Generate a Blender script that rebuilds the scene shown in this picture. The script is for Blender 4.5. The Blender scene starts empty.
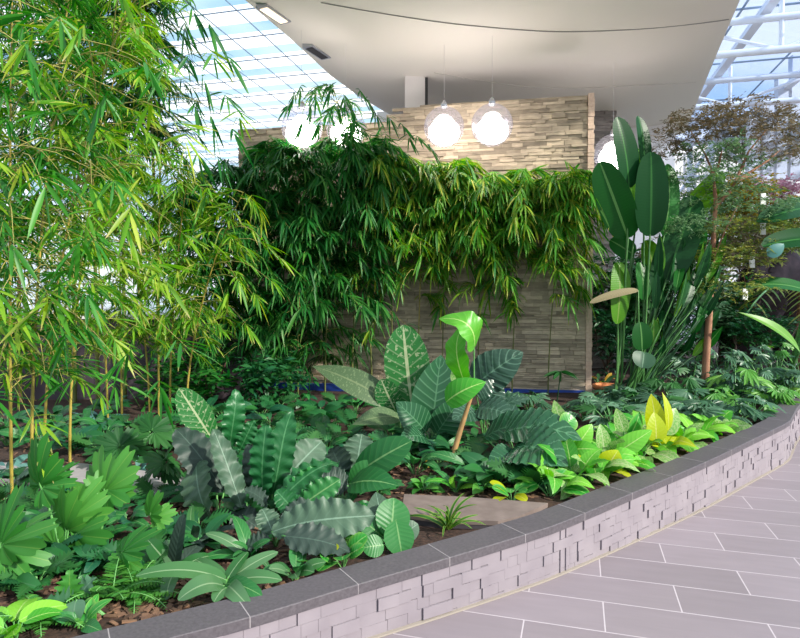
import bpy, math, random
import numpy as np
from mathutils import Vector

random.seed(7)
rng = np.random.default_rng(7)
SC = bpy.context.scene
COL = SC.collection
PI = math.pi
R = math.radians
U = random.uniform

# ------------------------------------------------------------------ camera
FPX, CAMZ = 600.0, 1.7
PITCH = math.atan(19 / FPX)
cd = bpy.data.cameras.new('camera')
cam = bpy.data.objects.new('camera', cd)
COL.objects.link(cam)
cd.sensor_width = 36
cd.lens = 36 * FPX / 800
cd.clip_end = 300
cam.location = (0, 0, CAMZ)
cam.rotation_euler = (PI / 2 - PITCH, 0, 0)
SC.camera = cam


def ray(px, py):
    x, y = (px - 400) / FPX, -(py - 319) / FPX
    return np.array([x, math.cos(PITCH) + y * math.sin(PITCH), -math.sin(PITCH) + y * math.cos(PITCH)])


def P(px, py, d):
    r = ray(px, py)
    return np.array([0, 0, CAMZ]) + r * (d / r[1])


def Gz(px, py, z):
    r = ray(px, py)
    return np.array([0, 0, CAMZ]) + r * ((z - CAMZ) / r[2])


def soil(x, y):
    k = min(1, max(0, (x - 0.2) / 4.0))
    return 0.225 + 0.11 * k + 0.02 * math.sin(2.3 * x + 1.1) * math.cos(1.9 * y)


def G(px, py):
    z = 0.27
    for _ in range(5):
        p = Gz(px, py, z)
        z = soil(p[0], p[1])
    return np.array([p[0], p[1], z])


def A(*v):
    return np.array(v, dtype=float)


def nrm(v):
    return v / (np.linalg.norm(v) + 1e-9)


# ------------------------------------------------------------------ materials
def lin(c):
    c = c / 255
    return c / 12.92 if c <= 0.04045 else ((c + 0.055) / 1.055) ** 2.4


def C(h):
    h = h.lstrip('#')
    return tuple(lin(int(h[i:i + 2], 16)) for i in (0, 2, 4)) + (1,)


class NT:
    def __init__(s, name):
        s.m = bpy.data.materials.new(name)
        s.m.use_nodes = True
        s.t = s.m.node_tree
        s.t.nodes.clear()
        s.out = s.t.nodes.new('ShaderNodeOutputMaterial')

    def n(s, typ, **kw):
        nd = s.t.nodes.new('ShaderNode' + typ)
        for k, v in kw.items():
            if k.startswith('i_'):
                nd.inputs[k[2:].replace('_', ' ')].default_value = v
            else:
                setattr(nd, k, v)
        return nd

    def l(s, a, b):
        s.t.links.new(a, b)

    def math(s, op, a, b=None, c=None):
        nd = s.n('Math', operation=op)
        for i, v in enumerate((a, b, c)):
            if v is None:
                continue
            if isinstance(v, (int, float)):
                nd.inputs[i].default_value = v
            else:
                s.l(v, nd.inputs[i])
        return nd.outputs[0]

    def mix(s, f, a, b):
        nd = s.n('Mix', data_type='RGBA')
        for sock, v in ((nd.inputs[0], f), (nd.inputs[6], a), (nd.inputs[7], b)):
            if isinstance(v, (int, float, tuple)):
                sock.default_value = v
            else:
                s.l(v, sock)
        return nd.outputs[2]

    def ramp(s, f, stops):
        nd = s.n('ValToRGB')
        e = nd.color_ramp.elements
        while len(e) < len(stops):
            e.new(0.5)
        for el, (p, c) in zip(e, stops):
            el.position = p
            el.color = C(c) if isinstance(c, str) else c
        s.l(f, nd.inputs[0])
        return nd.outputs[0]


MATS = {}


def leafmat(name, cols, rough=0.42, tr=0.3, mid=None, vein=None, tip=None, var=None, edge=None, spec=0.35, val=0.62):
    t = NT(name)
    geo = t.n('NewGeometry')
    oi = t.n('ObjectInfo')
    rnd = t.math('FRACT', t.math('ADD', geo.outputs['Random Per Island'], oi.outputs['Random']))
    base = t.ramp(rnd, [(i / max(1, len(cols) - 1), c) for i, c in enumerate(cols)])
    uv = t.n('UVMap')
    sep = t.n('SeparateXYZ')
    t.l(uv.outputs[0], sep.inputs[0])
    u, v = sep.outputs[0], sep.outputs[1]
    au = t.math('MULTIPLY', t.math('ABSOLUTE', t.math('SUBTRACT', u, 0.5)), 2)
    bump = None
    if var:      # blotchy cream variegation running out along the side veins
        tc = t.n('TexCoord')
        mp = t.n('Mapping')
        mp.inputs['Scale'].default_value = (4, var[1], 1)
        t.l(uv.outputs[0], mp.inputs[0])
        nz = t.n('TexNoise', i_Scale=2.2, i_Detail=4.0)
        t.l(mp.outputs[0], nz.inputs['Vector'])
        f = t.math('GREATER_THAN', nz.outputs[0], var[2])
        base = t.mix(t.math('MULTIPLY', f, 0.6), base, C(var[0]))
    if vein:
        ph = t.math('SUBTRACT', t.math('MULTIPLY', v, float(vein[0])), t.math('MULTIPLY', au, vein[3] if len(vein) > 3 else 1.6))
        sv = t.math('SINE', t.math('MULTIPLY', ph, 2 * PI))
        f = t.math('MULTIPLY', t.math('POWER', t.math('MAXIMUM', sv, 0.0), 8.0), vein[2] * 0.5)
        base = t.mix(f, base, C(vein[1]))
        bump = sv
    if edge:
        f = t.math('MULTIPLY', t.math('POWER', au, 5.0), edge[1])
        base = t.mix(f, base, C(edge[0]))
    if mid:
        f = t.math('LESS_THAN', au, mid[1])
        base = t.mix(t.math('MULTIPLY', f, 0.8), base, C(mid[0]))
    if tip:
        mr = t.n('MapRange')
        mr.inputs[1].default_value = tip[1]
        mr.inputs[2].default_value = 1.0
        t.l(v, mr.inputs[0])
        f = t.math('MULTIPLY', mr.outputs[0], t.math('GREATER_THAN', rnd, tip[2] if len(tip) > 2 else 0.3))
        base = t.mix(f, base, C(tip[0]))
    hv = t.n('HueSaturation', i_Hue=0.493, i_Saturation=1.06, i_Value=val)
    t.l(base, hv.inputs['Color'])
    base = hv.outputs[0]
    pr = t.n('BsdfPrincipled', i_Roughness=rough)
    pr.inputs['Specular IOR Level'].default_value = spec
    t.l(base, pr.inputs['Base Color'])
    if bump is not None:
        bp = t.n('Bump', i_Strength=min(0.12, vein[2] * 0.25), i_Distance=0.006)
        t.l(bump, bp.inputs['Height'])
        t.l(bp.outputs[0], pr.inputs['Normal'])
    tl = t.n('BsdfTranslucent')
    hs = t.n('HueSaturation', i_Saturation=1.1, i_Value=1.5)
    t.l(base, hs.inputs['Color'])
    t.l(hs.outputs[0], tl.inputs['Color'])
    ms = t.n('MixShader')
    ms.inputs[0].default_value = tr
    t.l(pr.outputs[0], ms.inputs[1])
    t.l(tl.outputs[0], ms.inputs[2])
    t.l(ms.outputs[0], t.out.inputs[0])
    MATS[name] = t.m
    return t.m


def simple(name, c, rough=0.6, c2=None, scale=6, bump=0.0, metal=0.0, island=0.0, spec=0.4, stretch=None, detail=5.0):
    t = NT(name)
    tc = t.n('TexCoord')
    vec = tc.outputs['Object']
    if stretch:
        mp = t.n('Mapping')
        mp.inputs['Scale'].default_value = stretch
        t.l(vec, mp.inputs[0])
        vec = mp.outputs[0]
    nz = t.n('TexNoise', i_Scale=float(scale), i_Detail=detail)
    t.l(vec, nz.inputs['Vector'])
    base = t.ramp(nz.outputs[0], [(0.3, c), (0.72, c2 or c)])
    if island:
        geo = t.n('NewGeometry')
        hs = t.n('HueSaturation')
        t.l(base, hs.inputs['Color'])
        t.l(t.math('ADD', t.math('MULTIPLY', geo.outputs['Random Per Island'], 2 * island), 1 - island), hs.inputs['Value'])
        base = hs.outputs[0]
    pr = t.n('BsdfPrincipled', i_Roughness=rough, i_Metallic=metal)
    pr.inputs['Specular IOR Level'].default_value = spec
    t.l(base, pr.inputs['Base Color'])
    if bump:
        bp = t.n('Bump', i_Strength=bump, i_Distance=0.01)
        t.l(nz.outputs[0], bp.inputs['Height'])
        t.l(bp.outputs[0], pr.inputs['Normal'])
    t.l(pr.outputs[0], t.out.inputs[0])
    MATS[name] = t.m
    return t.m


def emis(name, c, s):
    t = NT(name)
    e = t.n('Emission', i_Color=C(c), i_Strength=s)
    t.l(e.outputs[0], t.out.inputs[0])
    MATS[name] = t.m
    return t.m


# leaves
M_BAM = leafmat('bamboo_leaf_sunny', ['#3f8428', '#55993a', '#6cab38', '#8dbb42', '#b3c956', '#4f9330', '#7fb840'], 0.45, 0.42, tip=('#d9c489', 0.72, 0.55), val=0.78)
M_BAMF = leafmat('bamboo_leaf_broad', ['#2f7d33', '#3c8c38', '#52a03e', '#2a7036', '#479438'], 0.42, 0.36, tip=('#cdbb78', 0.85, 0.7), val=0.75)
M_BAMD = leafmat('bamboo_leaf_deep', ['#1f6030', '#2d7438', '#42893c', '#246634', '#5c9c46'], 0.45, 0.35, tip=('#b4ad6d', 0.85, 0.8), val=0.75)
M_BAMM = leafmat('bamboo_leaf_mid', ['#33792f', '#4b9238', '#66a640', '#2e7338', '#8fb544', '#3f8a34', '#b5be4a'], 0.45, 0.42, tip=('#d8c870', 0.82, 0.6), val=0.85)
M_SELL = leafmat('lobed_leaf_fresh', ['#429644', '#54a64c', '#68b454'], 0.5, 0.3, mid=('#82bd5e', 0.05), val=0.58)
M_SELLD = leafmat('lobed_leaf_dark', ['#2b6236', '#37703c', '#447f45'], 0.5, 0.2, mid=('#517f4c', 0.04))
M_XAN = leafmat('lobed_leaf_blue', ['#3d6c4e', '#527f60', '#6c9678', '#2d5a3e'], 0.4, 0.15, mid=('#86a88c', 0.05))
M_XANL = leafmat('lobed_leaf_light', ['#4f9a45', '#69b450', '#86c65a'], 0.42, 0.3, mid=('#b4d884', 0.05))
M_PLOW = leafmat('ruffled_leaf_grey', ['#56735e', '#607d66', '#4d6a55'], 0.5, 0.08, mid=('#8fae98', 0.04), vein=(10, '#7d9f8a', 0.35))
M_PLOWD = leafmat('ruffled_leaf_slate', ['#384a42', '#42554b', '#30453c'], 0.52, 0.06, mid=('#5a7266', 0.03), vein=(9, '#4d665a', 0.6))
M_PLOWG = leafmat('ruffled_leaf_green', ['#2c7345', '#3a8450', '#35794a'], 0.38, 0.15, mid=('#6fae7c', 0.05), vein=(11, '#5c9f6b', 0.4), val=0.52)
M_STRAP = leafmat('strap_leaf', ['#3a7440', '#4f8652', '#648f66', '#478048'], 0.32, 0.15, mid=('#9dbd92', 0.07), val=0.58)
M_VAR = leafmat('variegated_leaf', ['#317a40', '#3d8747'], 0.42, 0.2, mid=('#d6e2b4', 0.07), vein=(9, '#b9d2a2', 0.9), var=('#d3dfb4', 9, 0.6))
M_SPECK = leafmat('speckled_leaf', ['#58744f', '#648059'], 0.5, 0.15, mid=('#86996f', 0.06), var=('#8ba276', 22, 0.58))
M_DARK = leafmat('glossy_dark_leaf', ['#1f4a32', '#28563a', '#346344'], 0.27, 0.05, mid=('#5c8b68', 0.035), vein=(9, '#6b9a78', 1.3), val=0.75)
M_RIB = leafmat('ribbed_dark_leaf', ['#294839', '#325442'], 0.3, 0.05, mid=('#587a66', 0.035), vein=(8, '#6b8f7c', 1.3), val=0.72)
M_LIME = leafmat('lime_leaf', ['#3f9a3c', '#5bb544', '#76c850', '#8fd457', '#4aa83f'], 0.35, 0.3, mid=('#c3e58f', 0.05), vein=(8, '#9cd873', 0.4), val=0.78)
M_LIMEV = leafmat('cream_lime_leaf', ['#7cc05e', '#97cf78'], 0.38, 0.3, mid=('#e2efc0', 0.06), var=('#d2e6a6', 6, 0.5))
M_YEL = leafmat('yellow_leaf', ['#d3e03a', '#c3dc40', '#dfe64c'], 0.4, 0.35, mid=('#f0f29a', 0.05), vein=(8, '#eef08a', 0.3))
M_ROUND = leafmat('round_leaf', ['#3ea04a', '#52b356', '#46a84e'], 0.32, 0.25, mid=('#a5dd86', 0.07), vein=(6, '#86cf7a', 0.35), edge=('#a9dc70', 0.7))
M_BROAD = leafmat('broad_green_leaf', ['#39854a', '#478f52', '#2f7642'], 0.4, 0.2, mid=('#8fc07f', 0.05), vein=(8, '#6aa866', 0.45))
M_FERN = leafmat('fern_leaf', ['#3d8a3e', '#559e48', '#6bb152'], 0.5, 0.35)
M_SPID = leafmat('spider_leaf', ['#5d9a3f', '#4f8f3c'], 0.4, 0.3, edge=('#d6d873', 0.9), mid=('#3a7a34', 0.3))
M_GRD = leafmat('groundcover_leaf', ['#2a6a44', '#357a48', '#418a4c', '#2f6f55'], 0.42, 0.15, mid=('#5a8f62', 0.05), val=0.5)
M_AGAVE = leafmat('blue_grey_leaf', ['#4f8a86', '#639c96', '#79aba2'], 0.5, 0.1)
M_BAN = leafmat('banana_leaf', ['#2f7036', '#3a8040', '#265f2f'], 0.33, 0.25, mid=('#7fb870', 0.07), vein=(28, '#4d9957', 0.15, 0.8), spec=0.2)
M_BAND = leafmat('banana_leaf_dark', ['#1f4f2c', '#285c34', '#20532f'], 0.36, 0.12, mid=('#4f8f50', 0.06), vein=(28, '#34703a', 0.15, 0.8), spec=0.15, val=0.55)
M_BANL = leafmat('banana_leaf_light', ['#6db83c', '#5aa93c', '#82c648'], 0.38, 0.45, mid=('#b2d876', 0.07), vein=(28, '#8fcf5c', 0.4, 0.8))
M_DRY = leafmat('dry_leaf', ['#a59c78', '#b4a886'], 0.7, 0.2, vein=(20, '#8c8362', 0.4, 0.8))
M_CROT = leafmat('croton_leaf', ['#d8a52e', '#c7b23c', '#b98a2c', '#e0c04a'], 0.42, 0.25, mid=('#efe08a', 0.1))
M_TREE = leafmat('fine_tree_leaf', ['#5d7f56', '#6f9068', '#4f7550', '#7c9b70'], 0.55, 0.3, val=0.95)
M_SEED = leafmat('brown_tree_leaf', ['#7d6f55', '#8b7b5e', '#6a6a4e', '#94876a'], 0.6, 0.25, val=0.8)
M_OLIVE = leafmat('olive_shrub_leaf', ['#6f8a45', '#8f9c4c', '#587a40', '#a9a653', '#4a6d3c'], 0.5, 0.3, val=0.85)
M_GOLD = leafmat('golden_shrub_leaf', ['#c3a53c', '#d6bd4c', '#9c9a42', '#b88f3a'], 0.5, 0.35)
M_PINK = leafmat('pink_flower', ['#e9b3bd', '#f2c9cd', '#dd9aa8', '#f3d8d6'], 0.5, 0.3)
# stems, setting
M_CULM = simple('bamboo_culm', '#857a36', 0.4, '#b5a04a', 5, stretch=(1, 1, 0.3))
M_CULMD = simple('bamboo_culm_dark', '#4b5a2c', 0.45, '#6d6f38', 5)
M_TWIG = simple('twig', '#8c8a44', 0.6, '#b0a45a', 9)
M_STALK = simple('green_stalk', '#4d8a48', 0.45, '#6ba05a', 7)
M_STALKD = simple('dark_stalk', '#22452a', 0.45, '#315a36', 7)
M_BSTK = simple('paddle_stalk', '#35632f', 0.45, '#4f7f3f', 7)
M_BSTALK = simple('brown_stalk', '#8f6f48', 0.6, '#b08a5a', 12)
M_BARK = simple('bark', '#7d5440', 0.8, '#a87d60', 14, 0.4, stretch=(1, 1, 0.35))
M_BARKD = simple('bark_dark', '#4b3a30', 0.8, '#6b5444', 14, 0.4, stretch=(1, 1, 0.35))
M_SOIL = simple('soil', '#241a16', 0.95, '#4a342a', 38, 0.9, detail=9)
M_CHIP = simple('bark_chip', '#44322a', 0.85, '#70543f', 20, 0.3, island=0.6)
M_STONE = simple('ledge_stone', '#9a8c77', 0.85, '#b8a890', 9, 0.5, island=0.38, stretch=(1, 1, 3))
M_STONED = simple('grey_ledge_stone', '#837c78', 0.85, '#99918a', 9, 0.5, island=0.25, stretch=(1, 1, 3))
M_TRIM = simple('sunlit_end_stone', '#c9ad96', 0.8, '#dcc3ae', 30, 0.3)  # paler than the wall: sunlight on the end return put into the colour
M_BLOCK = simple('planter_tile', '#7f777e', 0.7, '#8b8389', 5, 0.05, island=0.03)
M_COPE = simple('dark_basalt', '#4a454a', 0.5, '#5a555a', 60, 0.1)
M_GROUT = simple('pale_grout', '#958c82', 0.8)
M_JOINT = simple('coping_grout', '#8f898b', 0.8)
M_SLAB = simple('grey_paving', '#8f8a8d', 0.75, '#a39d9e', 12, 0.1)
M_SLABB = simple('brown_paving', '#685b56', 0.75, '#7d6f69', 9, 0.15)
M_SLABD = simple('paving_shade', '#3f3a40', 0.75, '#4a454a', 9)
M_SOFF = simple('soffit_plaster', '#ece7de', 0.7, '#f0ebe3', 0.6)
M_WHITE = simple('white_plaster', '#d8d4d2', 0.7, '#e0dcda', 1.5)
M_STEEL = simple('white_steel', '#e9edf3', 0.4, '#f1f4f8', 3)
M_BAR = simple('grey_glazing_bar', '#8699ae', 0.4, '#93a5b8', 3, metal=0.2)
M_PARA = simple('charcoal_wall', '#3d343a', 0.8, '#4a4046', 4, 0.1)
M_BLUE = simple('blue_edging', '#23408f', 0.5, '#2b4da6', 5)
M_SEAM = simple('grey_seam', '#9b9793', 0.8)
M_LIPSHADE = simple('lip_shade', '#cfcac3', 0.8)
M_ROCK = simple('dark_rock', '#231a1b', 0.9, '#3e2f31', 6, 0.8)
M_CHROME = simple('lamp_metal', '#b8bac0', 0.3, metal=0.8)
M_BLACK = simple('dark_recess_and_shade', '#3b3a3c', 0.6)
M_TAG = simple('white_tag', '#f2f2ee', 0.5)
M_TERRA = simple('orange_clay', '#c9784a', 0.8, '#d98d5c', 8)
M_CORR = simple('white_cladding', '#cfd0d4', 0.6, '#dadbdf', 2)
M_BULB = emis('lamp_glow', '#fff4ea', 18.0)
M_SPOT = emis('downlight_glow', '#ffe9c0', 1.6)


def glassmat(name, tint, refl=0.06, body=0.0, bodyc='#ffffff'):
    t = NT(name)
    tr = t.n('BsdfTransparent', i_Color=C(tint))
    gl = t.n('BsdfGlossy', i_Roughness=0.03)
    ms = t.n('MixShader')
    ms.inputs[0].default_value = refl
    t.l(tr.outputs[0], ms.inputs[1])
    t.l(gl.outputs[0], ms.inputs[2])
    sh = ms.outputs[0]
    if body:
        df = t.n('BsdfTranslucent', i_Color=C(bodyc))
        d2 = t.n('BsdfDiffuse', i_Color=C(bodyc))
        m2 = t.n('MixShader')
        m2.inputs[0].default_value = 0.5
        t.l(df.outputs[0], m2.inputs[1])
        t.l(d2.outputs[0], m2.inputs[2])
        m3 = t.n('MixShader')
        m3.inputs[0].default_value = body
        t.l(sh, m3.inputs[1])
        t.l(m2.outputs[0], m3.inputs[2])
        sh = m3.outputs[0]
    t.l(sh, t.out.inputs[0])
    MATS[name] = t.m
    return t.m


M_GLASS = glassmat('clear_glass', '#f2f8fb')
M_GLASSB = glassmat('blue_tinted_glass', '#c6d5f2')
M_GLOBE = glassmat('grey_globe_glass', '#e2e2ea', 0.1, 0.05, '#c9c9d2')


def roofglass():
    t = NT('fritted_roof_glass')
    tc = t.n('TexCoord')
    mp = t.n('Mapping')
    mp.inputs['Rotation'].default_value = (0, 0, R(14))
    t.l(tc.outputs['Object'], mp.inputs[0])
    sp = t.n('SeparateXYZ')
    t.l(mp.outputs[0], sp.inputs[0])
    fr = t.math('FRACT', t.math('DIVIDE', sp.outputs[1], 1.27))
    band = t.math('GREATER_THAN', fr, 0.36)
    tr = t.n('BsdfTransparent', i_Color=C('#c3dff0'))
    wt = t.n('BsdfTranslucent', i_Color=C('#ffffff'))
    wd = t.n('BsdfTransparent', i_Color=C('#ffffff'))
    m1 = t.n('MixShader')
    m1.inputs[0].default_value = 0.55
    t.l(wt.outputs[0], m1.inputs[1])
    t.l(wd.outputs[0], m1.inputs[2])
    gl = t.n('BsdfGlossy', i_Roughness=0.03)
    m2 = t.n('MixShader')
    t.l(band, m2.inputs[0])
    t.l(tr.outputs[0], m2.inputs[1])
    t.l(m1.outputs[0], m2.inputs[2])
    m3 = t.n('MixShader')
    m3.inputs[0].default_value = 0.04
    t.l(m2.outputs[0], m3.inputs[1])
    t.l(gl.outputs[0], m3.inputs[2])
    t.l(m3.outputs[0], t.out.inputs[0])
    return t.m


M_ROOF = roofglass()


def floormat():
    t = NT('mauve_plank_tile')
    tc = t.n('TexCoord')
    mp = t.n('Mapping')
    mp.inputs['Rotation'].default_value = (0, 0, R(16.5))
    mp.inputs['Location'].default_value = (-0.151, -0.298, 0)
    t.l(tc.outputs['Object'], mp.inputs[0])
    br = t.n('TexBrick', offset=0.5)
    br.inputs['Scale'].default_value = 1.0
    br.inputs['Brick Width'].default_value = 0.82
    br.inputs['Row Height'].default_value = 0.322
    br.inputs['Mortar Size'].default_value = 0.0038
    br.inputs['Mortar Smooth'].default_value = 0.2
    br.inputs['Color1'].default_value = C('#7f767b')
    br.inputs['Color2'].default_value = C('#8c8288')
    br.inputs['Mortar'].default_value = C('#b9b0b5')
    t.l(mp.outputs[0], br.inputs['Vector'])
    nz = t.n('TexNoise', i_Scale=3.0, i_Detail=6.0)
    m2 = t.n('Mapping')
    m2.inputs['Scale'].default_value = (1, 6, 1)
    t.l(mp.outputs[0], m2.inputs[0])
    t.l(m2.outputs[0], nz.inputs['Vector'])
    hs = t.n('HueSaturation')
    t.l(br.outputs['Color'], hs.inputs['Color'])
    t.l(t.math('ADD', t.math('MULTIPLY', nz.outputs[0], 0.24), 0.88), hs.inputs['Value'])
    pr = t.n('BsdfPrincipled', i_Roughness=0.42)
    pr.inputs['Specular IOR Level'].default_value = 0.4
    t.l(hs.outputs[0], pr.inputs['Base Color'])
    bp = t.n('Bump', i_Strength=0.2, i_Distance=0.004)
    bp.invert = True
    t.l(br.outputs['Fac'], bp.inputs['Height'])
    t.l(bp.outputs[0], pr.inputs['Normal'])
    t.l(pr.outputs[0], t.out.inputs[0])
    return t.m


M_FLOOR = floormat()


# ------------------------------------------------------------------ mesh buffer
class MB:
    def __init__(s):
        s.v, s.f, s.uv, s.k = [], [], [], 0

    def add(s, v, f, uv=None):
        v = np.asarray(v, float).reshape(-1, 3)
        s.v.append(v)
        s.uv.append(np.zeros((len(v), 2)) if uv is None else np.asarray(uv, float).reshape(-1, 2))
        k = s.k
        s.f.extend([[i + k for i in q] for q in f])
        s.k += len(v)

    def grid(s, pts, uv=None, closed=False):
        n, m = pts.shape[:2]
        f = []
        for i in range(n - 1):
            for j in range(m if closed else m - 1):
                j2 = (j + 1) % m
                f.append([i * m + j, i * m + j2, (i + 1) * m + j2, (i + 1) * m + j])
        s.add(pts.reshape(-1, 3), f, uv)

    def tube(s, pts, r, n=6, cap=False):
        pts = [np.asarray(p, float) for p in pts]
        k = len(pts)
        rr = r if hasattr(r, '__len__') else [r] * k
        ring = np.zeros((k, n, 3))
        prev = None
        for i in range(k):
            d = nrm(pts[min(i + 1, k - 1)] - pts[max(i - 1, 0)])
            a = A(0, 0, 1) if abs(d[2]) < 0.9 else A(1, 0, 0)
            if prev is not None:
                a = prev
            x = nrm(a - d * np.dot(a, d))
            prev = x
            y = np.cross(d, x)
            for j in range(n):
                an = 2 * PI * j / n
                ring[i, j] = pts[i] + rr[i] * (math.cos(an) * x + math.sin(an) * y)
        k0 = s.k
        s.grid(ring, closed=True)
        if cap:
            s.f.append([k0 + j for j in range(n)][::-1])
            s.f.append([k0 + (k - 1) * n + j for j in range(n)])

    def box(s, lo, hi, frame=None):
        x0, y0, z0 = lo
        x1, y1, z1 = hi
        v = np.array([[x0, y0, z0], [x1, y0, z0], [x1, y1, z0], [x0, y1, z0], [x0, y0, z1], [x1, y0, z1], [x1, y1, z1], [x0, y1, z1]], float)
        if frame is not None:
            o, ex, ey, ez = frame
            v = o + v[:, :1] * ex + v[:, 1:2] * ey + v[:, 2:] * ez
        s.add(v, [[0, 3, 2, 1], [4, 5, 6, 7], [0, 1, 5, 4], [1, 2, 6, 5], [2, 3, 7, 6], [3, 0, 4, 7]])

    def prism(s, poly, z0, z1):
        n = len(poly)
        v = [[p[0], p[1], z0] for p in poly] + [[p[0], p[1], z1] for p in poly]
        f = [list(range(n))[::-1], list(range(n, 2 * n))] + [[i, (i + 1) % n, n + (i + 1) % n, n + i] for i in range(n)]
        s.add(v, f)

    def sphere(s, c, r, nu=24, nv=14, sc=(1, 1, 1)):
        g = np.zeros((nv + 1, nu, 3))
        for i in range(nv + 1):
            a = PI * i / nv
            for j in range(nu):
                b = 2 * PI * j / nu
                g[i, j] = A(*c) + r * A(sc[0] * math.sin(a) * math.cos(b), sc[1] * math.sin(a) * math.sin(b), sc[2] * math.cos(a))
        s.grid(g, closed=True)

    def leaves(s, Pb, D, L, W, droop, fold=0.25, rows=5, a=0.55, b=0.75, roll=None):
        """batch of narrow leaves, one island each"""
        Pb, D = np.asarray(Pb, float), np.asarray(D, float)
        n = len(Pb)
        if n == 0:
            return
        L, W = np.broadcast_to(L, n), np.broadcast_to(W, n)
        droop = np.broadcast_to(droop, n)
        D = D / np.linalg.norm(D, axis=1, keepdims=True)
        up = np.tile(A(0, 0, 1.0), (n, 1)) + rng.normal(0, 0.45, (n, 3))
        S = np.cross(D, up)
        S /= np.linalg.norm(S, axis=1, keepdims=True) + 1e-9
        N = np.cross(S, D)
        t = np.linspace(0, 1, rows)
        prof = (t + 0.02) ** a * (1.001 - t) ** b
        prof /= prof.max()
        V = np.zeros((n, rows, 3, 3))
        for i in range(rows):
            mid = Pb + D * (L * t[i])[:, None] - A(0, 0, 1) * (droop * L * t[i] ** 2)[:, None]
            w = W * prof[i] * 0.5
            up_ = N * (w * fold)[:, None]
            V[:, i, 0] = mid - S * w[:, None] + up_
            V[:, i, 1] = mid
            V[:, i, 2] = mid + S * w[:, None] + up_
        f = []
        for k in range(n):
            o = k * rows * 3
            for i in range(rows - 1):
                for j in range(2):
                    q = o + i * 3 + j
                    f.append([q, q + 1, q + 4, q + 3])
        uv = np.zeros((n, rows, 3, 2))
        uv[..., 0] = A(0, 0.5, 1)
        uv[..., 1] = t[None, :, None]
        s.add(V, f, uv)

    def blade(s, base, tip, W, hint=(0, -0.5, 0.9), shape='ovate', nt=14, ns=3, bow=0.08, fold=0.12, wave=0, wn=5, lobes=0, ld=0.6, skew=0.0, corr=0, cn=8, sag=0.0, back=0.0, tw=0.0):
        base, tip = np.asarray(base, float), np.asarray(tip, float)
        a, b = dict(ovate=(0.45, 0.85), ellip=(0.6, 0.6), strap=(0.22, 0.42), heart=(0.28, 0.9), paddle=(0.33, 0.4), lance=(0.8, 1.1), round=(0.4, 0.42), arrow=(0.2, 1.0))[shape]
        d = tip - base
        L = np.linalg.norm(d)
        y = d / L
        h = np.asarray(hint, float)
        z = nrm(h - y * np.dot(h, y))
        x = np.cross(y, z)
        if lobes:
            nt = max(nt, lobes * 5)
        t = np.linspace(0, 1, nt + 1)
        prof = (t + 0.003) ** a * (1.002 - t) ** b
        prof /= prof.max()
        if lobes:
            ph = t * lobes
            prof = prof * (1 - ld * (0.5 + 0.5 * np.cos(2 * PI * ph)) ** 0.8)
        if wave and nt > 20:      # ragged margin
            q_ = U(0, 6)
            prof = prof * (1 + .07 * np.sin(2 * PI * t * wn * 1.6 + q_) + .05 * np.sin(2 * PI * t * wn * 3.1 + 2 * q_))
        sg = np.linspace(-1, 1, 2 * ns + 1)
        T, S = np.meshgrid(t, sg, indexing='ij')
        w = (W / 2 * prof)[:, None]
        ph0 = U(0, 6)
        aS = np.abs(S)
        off = bow * L * 4 * T * (1 - T) + fold * aS * w
        if wave:
            off = off + wave * W * aS ** 1.6 * np.sin(2 * PI * wn * T + ph0 + (S > 0) * 1.7)
        if corr:
            off = off + corr * W * (0.25 + aS * (1.2 - aS)) * np.sin(2 * PI * (cn * T - aS * 1.2)) * prof[:, None]
        along = T * L + skew * aS * w - back * aS * W * np.clip(1 - T * 3, 0, 1)
        if tw:
            ca, sa = np.cos(tw * T), np.sin(tw * T)
        else:
            ca, sa = np.ones_like(T), np.zeros_like(T)
        X = x[None, None] * ca[..., None] + z[None, None] * sa[..., None]
        Z = z[None, None] * ca[..., None] - x[None, None] * sa[..., None]
        pts = base + y * along[..., None] + X * (S * w)[..., None] + Z * off[..., None] - A(0, 0, 1) * (sag * L * T ** 2)[..., None]
        uv = np.stack([(S + 1) / 2, T], -1)
        s.grid(pts, uv)

    def palm_blade(s, base, tip, W, hint=(0, -0.5, 0.9), nl=9, ld=0.5, curl=0.12, span=2.35, wave=0.018, power=4.5):
        base, tip = np.asarray(base, float), np.asarray(tip, float)
        d = tip - base
        L = np.linalg.norm(d)
        y = d / L
        h = np.asarray(hint, float)
        z = nrm(h - y * np.dot(h, y))
        x = np.cross(y, z)
        n = nl * 12 + 1
        ph = np.linspace(0, nl, n)
        th = (ph / nl - 0.5) * 2 * span
        tri = np.abs((ph % 1.0) - 0.5) * 2
        env = 0.62 + 0.38 * np.cos(th * 0.8)
        jit = np.array([rng.uniform(0.78, 1.12) for _ in range(nl + 1)])
        lob = 1 - ld * tri ** power * (0.75 + 0.25 * np.cos(th * .6)) * np.where(tri > .9, 1.0, 1.0)
        lob = lob * (1 - .2 * (0.5 - 0.5 * np.cos(2 * PI * ph * 2.5)) * (1 - tri))
        Rr = L * env * lob * jit[np.minimum(ph.astype(int), nl)]
        # smooth the jitter at the notches
        Rr = np.convolve(np.pad(Rr, 1, mode='edge'), [.2, .6, .2], 'valid')
        rad = np.array([0.0, .2, .4, .6, .8, 1.0])
        wx = W / (1.5 * L)
        g = np.zeros((len(rad), n, 3))
        uv = np.zeros((len(rad), n, 2))
        for i, q in enumerate(rad):
            r = Rr * q
            X = np.sin(th) * r * wx
            Y = np.cos(th) * r
            off = -curl * L * (r / L) ** 2 * 1.6 + wave * L * q * np.cos(2 * PI * ph) + 0.045 * L * q * np.sin(2.3 * th + base[0] * 40)
            g[i] = base + x * X[:, None] + y * Y[:, None] + z * off[:, None]
            uv[i, :, 0] = 0.5 + 0.5 * tri
            uv[i, :, 1] = q
        s.grid(g, uv)

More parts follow.
